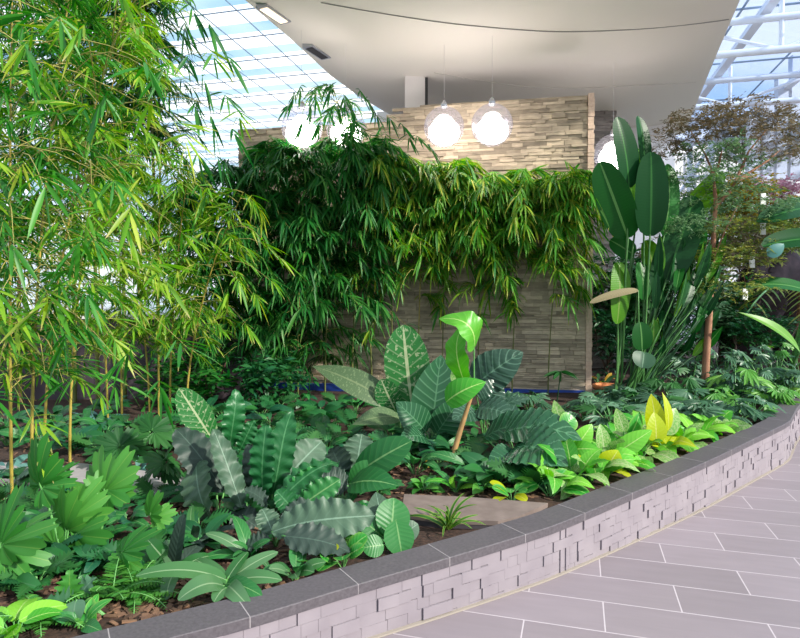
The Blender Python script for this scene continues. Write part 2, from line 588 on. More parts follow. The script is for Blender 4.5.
    def build(s, name, mat, parent=None, loc=None, smooth=False):
        me = bpy.data.meshes.new(name)
        v = np.concatenate(s.v)
        loc = A(0, 0, 0) if loc is None else np.asarray(loc, float)
        v = v - loc
        me.from_pydata(v.tolist(), [], s.f)
        uv = np.concatenate(s.uv)
        ul = me.uv_layers.new(name='UVMap')
        li = np.zeros(len(me.loops), np.int32)
        me.loops.foreach_get('vertex_index', li)
        ul.data.foreach_set('uv', uv[li].astype(np.float32).ravel())
        if smooth:
            me.polygons.foreach_set('use_smooth', np.ones(len(me.polygons), bool))
        me.materials.append(mat)
        me.update()
        o = bpy.data.objects.new(name, me)
        COL.objects.link(o)
        if parent is not None:
            o.parent = parent
        else:
            o.location = loc
        return o


def tag(o, label=None, cat=None, group=None, kind=None):
    if label:
        o['label'] = label
    if cat:
        o['category'] = cat
    if group:
        o['group'] = group
    if kind:
        o['kind'] = kind
    return o


def T(name, label, cat, loc, group=None):
    o = bpy.data.objects.new(name, None)
    o.empty_display_size = 0.1
    COL.objects.link(o)
    o.location = [float(q) for q in loc]
    return tag(o, label, cat, group)


def part(mb, name, mat, root, smooth=True):
    return mb.build(name, mat, root, A(*root.location), smooth)


def dirv(az, el):
    return A(math.cos(el) * math.cos(az), math.cos(el) * math.sin(az), math.sin(el))


def arc(a, b, lift=0.15, n=7):
    a, b = np.asarray(a, float), np.asarray(b, float)
    L = np.linalg.norm(b - a)
    return [a + (b - a) * t + A(0, 0, 1) * lift * L * math.sin(PI * t) for t in np.linspace(0, 1, n)]


# ------------------------------------------------------------------ setting: floor, soil, planter
def struct(mb, name, mat, label=None, cat=None, smooth=False):
    o = mb.build(name, mat, None, None, smooth)
    return tag(o, label, cat, None, 'structure')


mb = MB()
mb.add([[-14, -3, 0], [22, -3, 0], [22, 32, 0], [-14, 32, 0]], [[0, 1, 2, 3]])
struct(mb, 'floor', M_FLOOR, 'mauve grey plank tile floor with pale grout lines', 'floor')

# front face line of the planter: (x, y, top height)
AR = [(-80, 705, .30), (60, 667, .30), (168, 638, .30), (260, 613.7, .30), (358, 584, .30), (445, 558.5, .312), (530, 532.7, .325), (567, 520, .33), (640, 489.5, .36), (705, 462, .385), (750, 440.5, .402), (786, 423, .42)]
PATH = [Gz(a, b, h) for a, b, h in AR]
PATH += [PATH[-1] + A(0.30, 0.36, 0.0), PATH[-1] + A(0.75, 0.95, 0.0), PATH[-1] + A(1.6, 2.0, 0), PATH[-1] + A(3.0, 4.2, 0)]
d0_ = nrm((PATH[0] - PATH[2]) * A(1, 1, 0))
PATH = [PATH[0] + d0_ * 5.0 + A(-.5, .9, 0), PATH[0] + d0_ * 2.5 + A(-.1, .2, 0)] + PATH
# resample smoothly (Catmull-Rom)
fine = []
for i in range(len(PATH) - 1):
    p0, p1, p2, p3 = PATH[max(i - 1, 0)], PATH[i], PATH[i + 1], PATH[min(i + 2, len(PATH) - 1)]
    for k in range(8):
        t = k / 8
        fine.append(0.5 * ((2 * p1) + (p2 - p0) * t + (2 * p0 - 5 * p1 + 4 * p2 - p3) * t * t + (3 * p1 - p0 - 3 * p2 + p3) * t ** 3))
fine.append(PATH[-1])
fine = np.array(fine)
seg = np.linalg.norm(np.diff(fine[:, :2], axis=0), axis=1)
ARC = np.concatenate([[0], np.cumsum(seg)])


def at(sv):
    """point, tangent, inward normal, height at arc length sv"""
    p = np.array([np.interp(sv, ARC, fine[:, i]) for i in range(3)])
    q = np.array([np.interp(min(sv + 0.05, ARC[-1]), ARC, fine[:, i]) for i in range(2)])
    r = np.array([np.interp(max(sv - 0.05, 0), ARC, fine[:, i]) for i in range(2)])
    tg = nrm(A(*(q - r), 0))
    return p, tg, A(-tg[1], tg[0], 0), p[2]


CT, CW = 0.05, 0.21


def build_planter():
    p0 = at(0)[0]
    root = T('planter_wall', 'low curved planter wall of mauve blocks with dark stone coping', 'planter wall', (p0[0], p0[1], 0))
    # core
    mb = MB()
    ss = np.linspace(0.0, ARC[-1], 120)
    g = []
    for sv in ss:
        p, tg, nn, h = at(sv)
        a = A(p[0], p[1], 0) + nn * 0.03
        b = A(p[0], p[1], 0) + nn * 0.17
        z = A(0, 0, h - CT)
        g.append([a, a + z, b + z, b])
    mb.grid(np.array(g))
    part(mb, 'core', M_BLOCK, root, False)
    # split tile cladding
    mb = MB()
    ch = 0.062
    random.seed(3)
    for row in range(7):
        sv = U(0, 0.1)
        while sv < ARC[-1] - 0.2:
            ln = random.choice([0.06, 0.075, 0.09, 0.12, 0.15, 0.19])
            p, tg, nn, h = at(sv + ln / 2)
            z1 = h - CT - row * ch
            z0 = max(0.0, z1 - ch)
            if z1 > 0.012:
                pr = random.choice([0.0, 0.0, 0.0, 0.0, 0.0, 0.001, 0.008, 0.011])
                ez = A(0, 0, 1)
                mb.box((-ln / 2 + 0.0008, -pr - 0.002, z0 + 0.0006), (ln / 2 - 0.0008, 0.032, z1 - 0.0006), (A(p[0], p[1], 0) + nn * 0.012, tg, nn, ez))
            sv += ln
    part(mb, 'block_cladding', M_BLOCK, root, False)
    # pale mortar strip at the foot
    mb = MB()
    g = []
    for sv in ss:
        p, tg, nn, h = at(sv)
        a = A(p[0], p[1], 0) - nn * 0.012
        g.append([a + A(0, 0, 0.001), a + A(0, 0, 0.009), a + nn * 0.03 + A(0, 0, 0.009)])
    mb.grid(np.array(g))
    part(mb, 'mortar_strip', M_GROUT, root, False)
    # movement joint cover
    mb = MB()
    for off in (0.0, 0.055):
        sj = np.argmin(np.abs(fine[:, 0] - PATH[9][0]))
        p, tg, nn, h = at(ARC[sj] - off)
        mb.box((-0.0022, -0.006, 0.01), (0.0022, 0.03, h - CT), (A(p[0], p[1], 0) + nn * 0.008, tg, nn, A(0, 0, 1)))
    part(mb, 'movement_joint', M_BLOCK, root, False)
    # coping slabs
    s0 = ARC[np.argmin(np.abs(fine[:, 0] - PATH[6][0]))]
    k0 = int(s0 / 0.55)
    cuts = [s0 + (i - k0) * 0.55 for i in range(0, 80)]
    cuts = [0.0] + [c for c in cuts if 0.05 < c < ARC[-1] - 0.1] + [ARC[-1]]
    for a, b in zip(cuts[:-1], cuts[1:]):
        mb = MB()
        g = []
        for sv in np.linspace(a + 0.0015, b - 0.0015, 8):
            p, tg, nn, h = at(sv)
            o = A(p[0], p[1], 0) - nn * 0.004
            i = A(p[0], p[1], 0) + nn * CW
            e = 0.004
            g.append([o + A(0, 0, h - CT), o + A(0, 0, h - e), o + nn * e + A(0, 0, h), i - nn * e + A(0, 0, h), i + A(0, 0, h - e), i + A(0, 0, h - CT)])
        g = np.array(g)
        k = mb.k
        mb.grid(g, closed=True)
        mb.f.append([0, 1, 2, 3, 4, 5])
        mb.f.append([7 * 6 + j for j in range(6)][::-1])
        part(mb, 'coping_stone', M_COPE, root, False)
        mb = MB()
        p, tg, nn, h = at(b)
        mb.box((-0.0025, -0.004, h - CT), (0.0025, CW - 0.004, h + 0.0006), (A(p[0], p[1], 0), tg, nn, A(0, 0, 1)))
        if b < ARC[-1] - 0.1:
            part(mb, 'coping_joint', M_JOINT, root, False)


build_planter()

# soil bed
mb = MB()
g = []
for sv in np.linspace(0.0, ARC[-1], 90):
    p, tg, nn, h = at(sv)
    row = []
    a = A(p[0], p[1], 0) + nn * 0.16
    for k in np.linspace(0, 1, 40):
        q = a + A(-0.45 + 1.1 * min(1, sv / ARC[-1] * 1.15), 1, 0) * (k ** 1.4 * 13)
        z = soil(q[0], q[1])
        if k == 0:
            z -= 0.06
        row.append(A(q[0], q[1], min(z, h - 0.04) if k < 0.05 else z))
    g.append(row)
mb.grid(np.array(g))
struct(mb, 'ground_soil', M_SOIL, 'dark brown planting soil inside the curved planter', 'soil', True)

# bark mulch chips
mb = MB()
random.seed(11)
for (px0, px1, py0, py1, n) in [(0, 200, 495, 620, 900), (0, 250, 420, 470, 350), (150, 300, 470, 590, 500), (230, 420, 410, 470, 300), (380, 560, 465, 500, 350), (540, 700, 385, 430, 150), (60, 300, 560, 625, 350)]:
    for _ in range(n):
        p = G(U(px0, px1), U(py0, py1))
        sv = None
        if p[1] < 2.0:
            continue
        dd = np.min(np.linalg.norm(fine[:, :2] - p[:2], axis=1))
        j = np.argmin(np.linalg.norm(fine[:, :2] - p[:2], axis=1))
        q, tg, nn, h = at(ARC[j])
        if np.dot(p - q, nn) < 0.26:
            continue
        az = U(0, 2 * PI)
        ex = nrm(A(math.cos(az), math.sin(az), U(-.35, .35)))
        ey = nrm(np.cross(A(U(-.3, .3), U(-.3, .3), 1), ex))
        ez = np.cross(ex, ey)
        l, w, t = U(.012, .035), U(.006, .014), U(.002, .005)
        mb.box((-l, -w, -t), (l, w, t), (p + A(0, 0, U(.002, .012)), ex, ey, ez))
o = mb.build('bark_mulch', M_CHIP)
tag(o, 'brown bark chips scattered over the planting soil', 'mulch', None, 'stuff')


# paving slabs inside the bed
def slab(poly, th, mat, label, zt):
    pts = [Gz(a, b, zt) for a, b in poly]
    c = sum(pts) / len(pts)
    root = T('paving_slab', label, 'paving slab', (c[0], c[1], zt - th))
    mb = MB()
    mb.prism([p[:2] for p in pts], zt - 0.03, zt)
    part(mb, 'slab_top', mat, root, False)
    mb = MB()
    cc = c[:2]
    mb.prism([cc + (p[:2] - cc) * 0.985 for p in pts], zt - th, zt - 0.03)
    part(mb, 'slab_base', M_SLABD, root, False)  # base coloured dark to stand for the shadow under the slab edge


slab([(-60, 478), (-60, 461), (30, 463), (66, 466), (66, 482), (10, 480)], 0.14, M_SLAB, 'grey paving slab under the bamboo culms, light face up', 0.30)
slab([(70, 480), (70, 462), (120, 467), (185, 477), (178, 494), (120, 489)], 0.14, M_SLAB, 'grey paving slab behind the fresh green lobed plants', 0.30)
slab([(402, 513), (404, 494), (470, 497), (548, 503), (520, 516), (498, 521), (440, 519)], 0.16, M_SLABB, 'brownish paving slab touching the coping beside the spider plant', 0.30)

# ------------------------------------------------------------------ walls
WR, WD = A(2.82, 9.1), nrm(A(-3.47, 0.65))    # right end and run of the stone wall
WN = A(-WD[1], WD[0]) * -1
WN = WN if WN[1] > 0 else -WN


def ledge_wall(name, label, o2, d2, length, zf, z0, mat, depth=0.22, seed=1, edging=True, trim=True):
    random.seed(seed)
    n2 = A(-d2[1], d2[0])
    if n2[1] < 0:
        n2 = -n2
    o, ex, ey, ez = A(o2[0], o2[1], 0), A(d2[0], d2[1], 0), A(n2[0], n2[1], 0), A(0, 0, 1)
    root = T(name, label, 'wall', (o[0], o[1], z0))
    root['kind'] = 'structure'
    mb = MB()
    xs = np.linspace(0, length, 12)
    for a, b in zip(xs[:-1], xs[1:]):
        mb.box((a, 0.03, z0), (b, depth, min(zf(a + 1e-3), zf(b - 1e-3)) - 0.02), (o, ex, ey, ez))
    part(mb, 'core', mat, root, False)
    mb = MB()
    z = z0
    while True:
        h = random.choice([0.03, 0.04, 0.045, 0.055, 0.065])
        x = -U(0, 0.3)
        any_ = False
        while x < length:
            l = U(0.12, 0.42)
            a, b = max(x, 0.0), min(x + l, length)
            if b - a > 0.03 and z + h <= zf((a + b) / 2):
                pr = random.choice([0, 0.006, 0.012, 0.02, 0.03])
                mb.box((a + 0.002, -pr, z + 0.002), (b - 0.002, 0.04, z + h - 0.002), (o, ex, ey, ez))
                any_ = True
            x += l
        z += h
        if not any_:
            break
    part(mb, 'ledge_stone', mat, root, False)
    if edging:
        mb = MB()
        mb.box((0, -0.05, z0 - 0.05), (length, 0.0, z0 + 0.085), (o, ex, ey, ez))
        part(mb, 'edging_strip', M_BLUE, root, False)
    if trim:
        mb = MB()
        zz = z0 - 0.02
        while zz < zf(0) - 0.02:
            h = U(0.05, 0.09)
            e = U(0, 0.012)
            mb.box((-0.085 - e, -0.03 - e, zz), (-0.002, depth, min(zz + h - 0.003, zf(0))), (o, ex, ey, ez))
            zz += h
        part(mb, 'end_quoin', M_TRIM, root, False)
    return root


ZB = 0.24
ledge_wall('wall_stone', 'tall stacked ledge stone wall behind the bamboo with blue edging', WR, WD, 5.62, lambda x: 4.80 if x < 2.95 else 4.56, ZB, M_STONE)
ledge_wall('wall_pier', 'darker stone pier beyond the end of the stone wall', A(4.28, 12.0), A(-1, 0), 0.95, lambda x: 5.55, 0.24, M_STONED, 0.4, 5, False, False)

# white back wall under the soffit
mb = MB()
mb.box((-0.5, 13.2, 0), (6.0, 13.45, 5.8))
struct(mb, 'wall_back', M_WHITE, 'white plaster wall under the rear of the soffit', 'wall')
# white column behind the stone wall
root = T('column', 'white square column rising behind the stone wall to the soffit', 'column', (0.27, 10.3, 0))
root['kind'] = 'structure'
mb = MB()
cx0, cx1 = P(405, 80, 10.17)[0], P(425, 80, 10.17)[0]
mb.box((cx0, 10.17, 0), (cx1, 10.5, 5.62))
part(mb, 'shaft', M_WHITE, root, False)
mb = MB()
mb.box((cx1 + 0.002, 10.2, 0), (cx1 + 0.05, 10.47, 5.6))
part(mb, 'shadow_strip', M_BLACK, root, False)  # dark box stands in for shade along the column's side

# charcoal parapet at the back left with pale cap
root = T('wall_parapet', 'low charcoal wall with pale cap behind the sunny bamboo', 'wall', (-4.5, 8.7, 0))
root['kind'] = 'structure'
mb = MB()
mb.box((-9.5, 8.9, 0), (-2.35, 9.1, 1.42))
part(mb, 'panel', M_PARA, root, False)
mb = MB()
mb.box((-9.5, 8.86, 1.42), (-2.35, 9.14, 1.49))
part(mb, 'cap', M_WHITE, root, False)

# ------------------------------------------------------------------ soffit
ZS = 5.65
LE = [Gz(a, b, ZS) for a, b in [(245, 0), (290, 38), (330, 75), (360, 97), (385, 112), (400, 119)]]
RE = [Gz(a, b, ZS) for a, b in [(740, 0), (727, 30), (714, 61), (702, 90), (692, 115), (685, 133)]]
LE = [LE[0] + (LE[0] - LE[1]) / np.linalg.norm(LE[0] - LE[1]) * 1.9] + LE
RE = [RE[0] + (RE[0] - RE[1]) / np.linalg.norm(RE[0] - RE[1]) * 1.9] + RE


def soff(u, v):
    """u across 0..1, v along 0..1"""
    n = len(LE) - 1
    k = min(int(v * n), n - 1)
    f = v * n - k
    a = LE[k] * (1 - f) + LE[k + 1] * f
    b = RE[k] * (1 - f) + RE[k + 1] * f
    p = a * (1 - u) + b * u
    z = ZS - 0.22 * (1 - (2 * u - 1) ** 4)
    return A(p[0], p[1], z)


mb = MB()
us = [0.5 - 0.5 * math.cos(PI * i / 24) for i in range(25)]
vs = np.linspace(0, 1, 25)
low = np.array([[soff(u, v) for u in us] for v in vs])
mb.grid(low)
top = low.copy()
top[..., 2] = ZS + 0.9
mb.grid(top)
for e in (np.stack([low[0], top[0]]), np.stack([low[-1], top[-1]]), np.stack([low[:, 0], top[:, 0]]), np.stack([low[:, -1], top[:, -1]])):
    mb.grid(e)
o = struct(mb, 'ceiling_soffit', M_SOFF, 'broad white curved soffit overhead above the stone wall', 'ceiling', True)
for k, poly in enumerate([[(310, 0), (370, 11), (440, 22), (500, 28), (560, 32), (640, 29), (700, 23), (735, 18)], [(428, 71), (476, 80), (530, 87), (580, 88), (640, 85), (704, 81)]]):
    pts = []
    xs_ = np.array(poly, float)
    pp_ = np.linspace(0, len(poly) - 1, 60)
    poly = [(np.interp(q, range(len(xs_)), xs_[:, 0]), np.interp(q, range(len(xs_)), xs_[:, 1])) for q in pp_]
    for a, b in poly:
        r = Gz(a, b, ZS)
        # drop on the soffit underside
        best = ZS
        for _ in range(3):
            r = Gz(a, b, best)
            d = np.abs(low[..., 0] - r[0]) + np.abs(low[..., 1] - r[1])
            best = low[..., 2].ravel()[np.argmin(d)]
        pts.append(r - A(0, 0, 0.008))
    pts = [np.mean(pts[max(0, i - 3):i + 4], axis=0) for i in range(len(pts))]
    mb = MB()
    mb.tube(pts, 0.007, 6)
    c = mb.build('seam_or_lip_shade', M_LIPSHADE if k else M_SEAM, o)  # second line draws the shading of the soffit lip as a tube

# recessed fittings in the soffit
def downlight(px, py, mat, label):
    p = Gz(px, py, ZS - 0.07)
    root = T('downlight', label, 'downlight', p + A(0, 0, 0.03))
    mb = MB()
    ax = nrm(A(0.45, 0.9, 0))
    ay = A(-ax[1], ax[0], 0)
    mb.box((-0.26, -0.09, -0.035), (0.26, 0.09, 0.05), (p, ax, ay, A(0, 0, 1)))
    part(mb, 'housing', M_CHROME, root, False)
    mb = MB()
    mb.box((-0.22, -0.06, -0.042), (0.22, 0.06, -0.03), (p, ax, ay, A(0, 0, 1)))
    part(mb, 'lens', mat, root, False)


downlight(274, 13, M_SPOT, 'lit warm downlight near the edge of the white soffit')
downlight(317, 51, M_BLACK, 'unlit dark downlight in the white soffit')

# ------------------------------------------------------------------ glass roof
ZR = 8.0
AU = R(-14)
EU, EV = A(math.cos(AU), math.sin(AU), 0), A(-math.sin(AU), math.cos(AU), 0)


def skylight(name, label, u0, u1, v0, v1, su, sv, glass, bar, r):
    c = EU * (u0 + u1) / 2 + EV * (v0 + v1) / 2 + A(0, 0, ZR)
    root = T(name, label, 'glass roof', c)
    root['kind'] = 'structure'
    q = [EU * a + EV * b + A(0, 0, ZR + 0.05) for a, b in ((u0, v0), (u1, v0), (u1, v1), (u0, v1))]
    mb = MB()
    mb.add(q, [[0, 1, 2, 3]])
    g = mb.build('glass', glass, None, A(0, 0, 0))
    g.parent = root
    g.location = -A(*root.location)
    mb = MB()
    u = u0
    while u <= u1 + 1e-6:
        a, b = EU * u + EV * v0 + A(0, 0, ZR), EU * u + EV * v1 + A(0, 0, ZR)
        mb.tube([a, b], r, 5)
        u += su
    v = v0
    while v <= v1 + 1e-6:
        a, b = EU * u0 + EV * v + A(0, 0, ZR), EU * u1 + EV * v + A(0, 0, ZR)
        mb.tube([a, b], r, 5)
        v += sv
    part(mb, 'glazing_bar', bar, root, False)
    return root


skylight('ceiling_skylight', 'gridded glass roof with white frit bands beyond the bamboo', -16.0, -0.7, 8.2, 27.2, 0.85, 1.27, M_ROOF, M_BAR, 0.015)
skylight('ceiling_skylight', 'clear glass roof above the white steel trusses', 0.2, 20.0, 8.2, 27.2, 1.9, 3.2, M_GLASSB, M_BAR, 0.026)


def truss(v, u0, u1, label, z0=6.75, z1=7.75, r=0.055, n=8):
    o = lambda u, z: EU * u + EV * v + A(0, 0, z)
    root = T('steel_truss', label, 'truss', o((u0 + u1) / 2, z0), 'white steel roof trusses')
    mb = MB()
    mb.tube([o(u0, z1), o(u1, z1)], r * 1.2, 8)
    part(mb, 'top_chord', M_STEEL, root)
    mb = MB()
    mb.tube([o(u0, z0), o(u1, z0)], r * 1.2, 8)
    part(mb, 'bottom_chord', M_STEEL, root)
    us = np.linspace(u0, u1, n + 1)
    for u in us:
        mb = MB()
        mb.tube([o(u, z0), o(u, ZR - .02)], r * 0.7, 8)
        part(mb, 'post', M_STEEL, root)
    for i in range(n):
        mb = MB()
        a, b = (z0, z1) if i % 2 else (z1, z0)
        mb.tube([o(us[i], a), o(us[i + 1], b)], r * 0.6, 8)
        part(mb, 'diagonal', M_STEEL, root)


for v, lb in [(10.7, 'white steel truss first out, above the edge of the soffit'), (14.3, 'white steel truss second out, crossing at the soffit corner above the slim tree'), (18.0, 'white steel truss third out, low over the slim tree crown'), (22.0, 'white steel truss deepest in the hall beneath the glass roof')]:
    truss(v, 2.6, 15, lb, 6.95, 7.62, 0.07, 6)
for k, u in enumerate((4.4, 6.6, 8.8, 11.0)):
    mb = MB()
    mb.box((-0.1, 8.3, -0.12), (0.1, 27.1, 0.0), (EU * u + A(0, 0, 7.9), EU, EV, A(0, 0, 1)))
    o = mb.build('roof_rafter', M_STEEL, None, EU * u + EV * 15 + A(0, 0, 7.8))
    tag(o, ['white roof rafter beside the soffit edge', 'white roof rafter second from the soffit edge', 'white roof rafter third from the soffit edge', 'white roof rafter farthest out from the soffit'][k], 'rafter', 'white roof rafters', 'structure')

# frame of posts and braces carrying the deep end of the roof
root = T('support_tower', 'white braced steel tower standing behind the big paddle leaves', 'steel tower', P(690, 300, 20) * A(1, 1, 0))
fx = [P(664, 150, 20)[0], P(690, 150, 20)[0], P(712, 150, 20)[0], P(760, 150, 20)[0], P(830, 150, 20)[0]]
for x in fx:
    mb = MB()
    mb.tube([A(x, 20, 0), A(x, 20, 7.7)], 0.09, 8)
    part(mb, 'post', M_STEEL, root)
for z in (4.5, 5.7, 6.9):
    mb = MB()
    mb.tube([A(fx[0], 20, z), A(fx[-1], 20, z + 0.25)], 0.08, 8)
    part(mb, 'beam', M_STEEL, root)
for a, b, z0, z1 in [(0, 1, 4.5, 5.7), (1, 2, 5.7, 4.6), (2, 3, 4.6, 5.8), (1, 2, 5.7, 6.9), (2, 3, 7.0, 5.8), (3, 4, 4.7, 5.9)]:
    mb = MB()
    mb.tube([A(fx[a], 20, z0), A(fx[b], 20, z1)], 0.06, 8)
    part(mb, 'brace', M_STEEL, root)

# far building wall at the end of the hall
mb = MB()
x = 4.0
while x < 22:
    mb.box((x, 27.5, 0), (x + 0.38, 27.7, 8.4))
    mb.box((x + 0.38, 27.56, 0), (x + 0.5, 27.7, 8.4))
    x += 0.5
struct(mb, 'wall_far', M_CORR, 'pale ribbed wall at the far end of the hall', 'wall')
# pale ribbed gable standing in the hall, its edge rising towards the roof
GD = 17.5
gp0, gp1 = P(750, 118, GD), P(800, 44, GD)
sl = gp1 - gp0
sl = sl / sl[0]
mb = MB()
x = gp0[0]
while x < 17:
    z = gp0[2] + (x - gp0[0]) * sl[2]
    mb.prism([(x, GD), (x + .3, GD), (x + .3, GD + .2), (x, GD + .2)], 5.2, min(z, 11.5))
    mb.prism([(x + .3, GD + .06), (x + .4, GD + .06), (x + .4, GD + .2), (x + .3, GD + .2)], 5.2, min(z, 11.5))
    x += .4
struct(mb, 'wall_gable', M_CORR, 'pale ribbed gable wall rising behind the slim tree crown', 'wall')
# glazed curtain wall behind the parapet
root = T('window_1', 'tall glazed wall with white mullions behind the low charcoal wall', 'window', (-9, 27.4, 0))
root['kind'] = 'structure'
mb = MB()
mb.add([[-22, 27.5, 0], [3.0, 27.5, 0], [3.0, 27.5, 8], [-22, 27.5, 8]], [[0, 1, 2, 3]])
part(mb, 'glass', M_GLASS, root, False)
mb = MB()
for i in range(11):
    x = -22 + 2.5 * i
    mb.box((x - 0.04, 27.4, 0), (x + 0.04, 27.52, 8))
for z in (0.05, 2.0, 4.0, 6.0, 7.95):
    mb.box((-22, 27.4, z - 0.04), (3.0, 27.52, z + 0.04))
part(mb, 'mullion', M_STEEL, root, False)

# ------------------------------------------------------------------ globe lamps
for px, py, d, zc, lb in [(302, 128, 8.7, 7.98, 'glowing globe lamp hanging beside the tall bamboo sprig, glass roof above'),
                          (346, 129, 9.0, 7.98, 'glowing globe lamp half hidden by the drooping bamboo, nearest the column'),
                          (444, 127, 8.9, ZS - 0.2, 'glowing globe lamp under the soffit next to the white column'),
                          (492, 125, 8.6, ZS - 0.2, 'glowing globe lamp hanging mid stone wall, clear of leaves'),
                          (613, 153, 9.6, ZS - 0.15, 'glowing globe lamp behind the upright banana leaves')]:
    p = P(px, py, d)
    root = T('globe_lamp', lb, 'lamp', p, 'hanging globe lamps')
    r = 0.295
    mb = MB()
    mb.sphere(p, r, 28, 18)
    part(mb, 'globe', M_GLOBE, root)
    mb = MB()
    mb.sphere(p + A(0, -0.02, -0.085), 0.212, 24, 14, (1.08, 1.0, 0.88))
    part(mb, 'bulb', M_BULB, root)
    mb = MB()
    mb.tube([p + A(0, 0, r - 0.02), p + A(0, 0, r + 0.05), p + A(0, 0, r + 0.09)], [0.05, 0.045, 0.015], 10, True)
    part(mb, 'cap', M_CHROME, root)
    mb = MB()
    mb.tube([p + A(0, 0, r + 0.08), A(p[0], p[1], zc)], 0.002, 5)
    part(mb, 'cable', M_WHITE, root)

# ------------------------------------------------------------------ bamboo
def fan(store, p, d, n, L, spread=1.1, droop=0.3):
    """a spray of leaves radiating from a twig end"""
    d = nrm(d)
    s = np.cross(d, A(0, 0, 1))
    s = nrm(s) if np.linalg.norm(s) > 0.1 else A(1, 0, 0)
    q = nrm(np.cross(s, d))
    th = U(-0.6, 0.6)
    s2 = s * math.cos(th) + q * math.sin(th)
    for i in range(n):
        f = (i / (n - 1) - 0.5) * 2 if n > 1 else 0
        a = f * spread + U(-.12, .12)
        dd = d * math.cos(a) + s2 * math.sin(a) + A(U(-.15, .15), U(-.15, .15), U(-.25, .1))
        back = d * (-(abs(f)) * L * 0.35)
        l = L * (1 - 0.25 * abs(f)) * U(0.75, 1.1)
        pb = p + back
        if pb[1] > 6.5 and pb[0] > -3.2:      # keep clear of the stone wall
            g_ = lambda q: (q[0] - WR[0]) * WN[0] + (q[1] - WR[1]) * WN[1]
            if g_(pb) > -.12:
                pb = pb - A(WN[0], WN[1], 0) * (g_(pb) + .12 + U(0, .3))
            k_ = dd[0] * WN[0] + dd[1] * WN[1]
            if g_(pb + nrm(dd) * l) > -.06:
                dd = dd - A(WN[0], WN[1], 0) * k_ * 1.6
        store.append((pb, dd, l, l * U(0.085, 0.122), droop * U(0.4, 1.3)))


def flush(store, name, mat, root):
    mb = MB()
    mb.leaves([s[0] for s in store], [s[1] for s in store], np.array([s[2] for s in store]), np.array([s[3] for s in store]), np.array([s[4] for s in store]))
    return part(mb, name, mat, root)


def bamboo(label, base, height, lean, z0, nbr, L, mat, culm=M_CULM, r=0.014, blen=(0.35, 0.8), group=None, droop=0.35, extra=(), az=None, seed=0, nf=(5, 8), tip_droop=0.5, fpb=3, rnd=None, tpow=1.0):
    random.seed(seed + 100)
    base = np.asarray(base, float)
    root = T('bamboo', label, 'bamboo', base, group)
    lean = np.asarray(lean, float)

    def cp(t):
        return base + A(0, 0, height * t - tip_droop * 0.35 * height * max(0, t - 0.6) ** 2) + A(lean[0], lean[1], 0) * t ** 1.8
    mb = MB()
    pts, rr = [], []
    nn = max(8, int(height / 0.24))
    for i in range(nn + 1):
        t = i / nn
        for dt, k in ((-0.006, 1.0), (0, 1.22), (0.006, 1.0)):
            tt = min(1, max(0, t + dt))
            pts.append(cp(tt) - (A(0, 0, 0.04) if i == 0 and dt < 0 else 0))
            rr.append(r * k * (1 - 0.75 * t))
    ok = [0] + [i for i in range(1, len(pts)) if np.linalg.norm(pts[i] - pts[i - 1]) > 1e-4]
    mb.tube([pts[i] for i in ok], [rr[i] for i in ok], 7)
    part(mb, 'culm', culm, root)
    store, tw = [], MB()
    for b in range(nbr):
        t = z0 / height + (1 - z0 / height) * ((b + U(0, 1)) / nbr) ** tpow
        p = cp(min(t, 1))
        a = U(0, 2 * PI) if az is None else az + random.gauss(0, 0.9)
        bl = U(*blen) * (1.15 - 0.5 * t)
        el = U(0.1, 0.8)
        d0 = dirv(a, el)
        prev, line = p, [p]
        for k in range(1, 5):
            f = k / 4
            q = p + d0 * bl * f - A(0, 0, 1) * (bl * 0.55 * f * f)
            line.append(q)
        tw.tube(line, [0.004, 0.003, 0.0025, 0.002, 0.0012], 4)
        for k in range(fpb):
            i = 4 - k if k < 4 else random.randint(1, 4)
            i = max(1, i)
            dd = nrm(line[i] - line[i - 1]) + A(U(-.6, .6), U(-.6, .6), U(-.45, .3))
            fan(store, line[i], dd, random.randint(*nf), L * U(0.8, 1.15), U(0.7, 1.1), droop)
    extra = list(extra)
    if rnd:       # (n, x0, x1, y0, y1, d0, d1, leaf length)
        for _ in range(rnd[0]):
            extra.append((U(rnd[1], rnd[2]), U(rnd[3], rnd[4]), U(rnd[5], rnd[6]), U(-.9, .9), U(-.8, .0), rnd[7] * U(.85, 1.15), random.randint(6, 9)))
    for e in extra:       # sprays reaching out towards the path
        px, py, d, dx, dz, l, n = e
        p = P(px, py, d)
        q0 = cp(min(1, max(0.1, (p[2] + 0.25 - base[2]) / height)))
        tw.tube(arc(q0, p, 0.12), [0.005, 0.005, 0.004, 0.004, 0.003, 0.002, 0.0015], 4)
        fan(store, p, A(dx, U(-.4, .1), dz), n, l, 1.15, 0.15)
    part(tw, 'branch', M_TWIG, root)
    flush(store, 'foliage', mat, root)
    return root


def gp(px, py):
    return G(px, py)


random.seed(5)
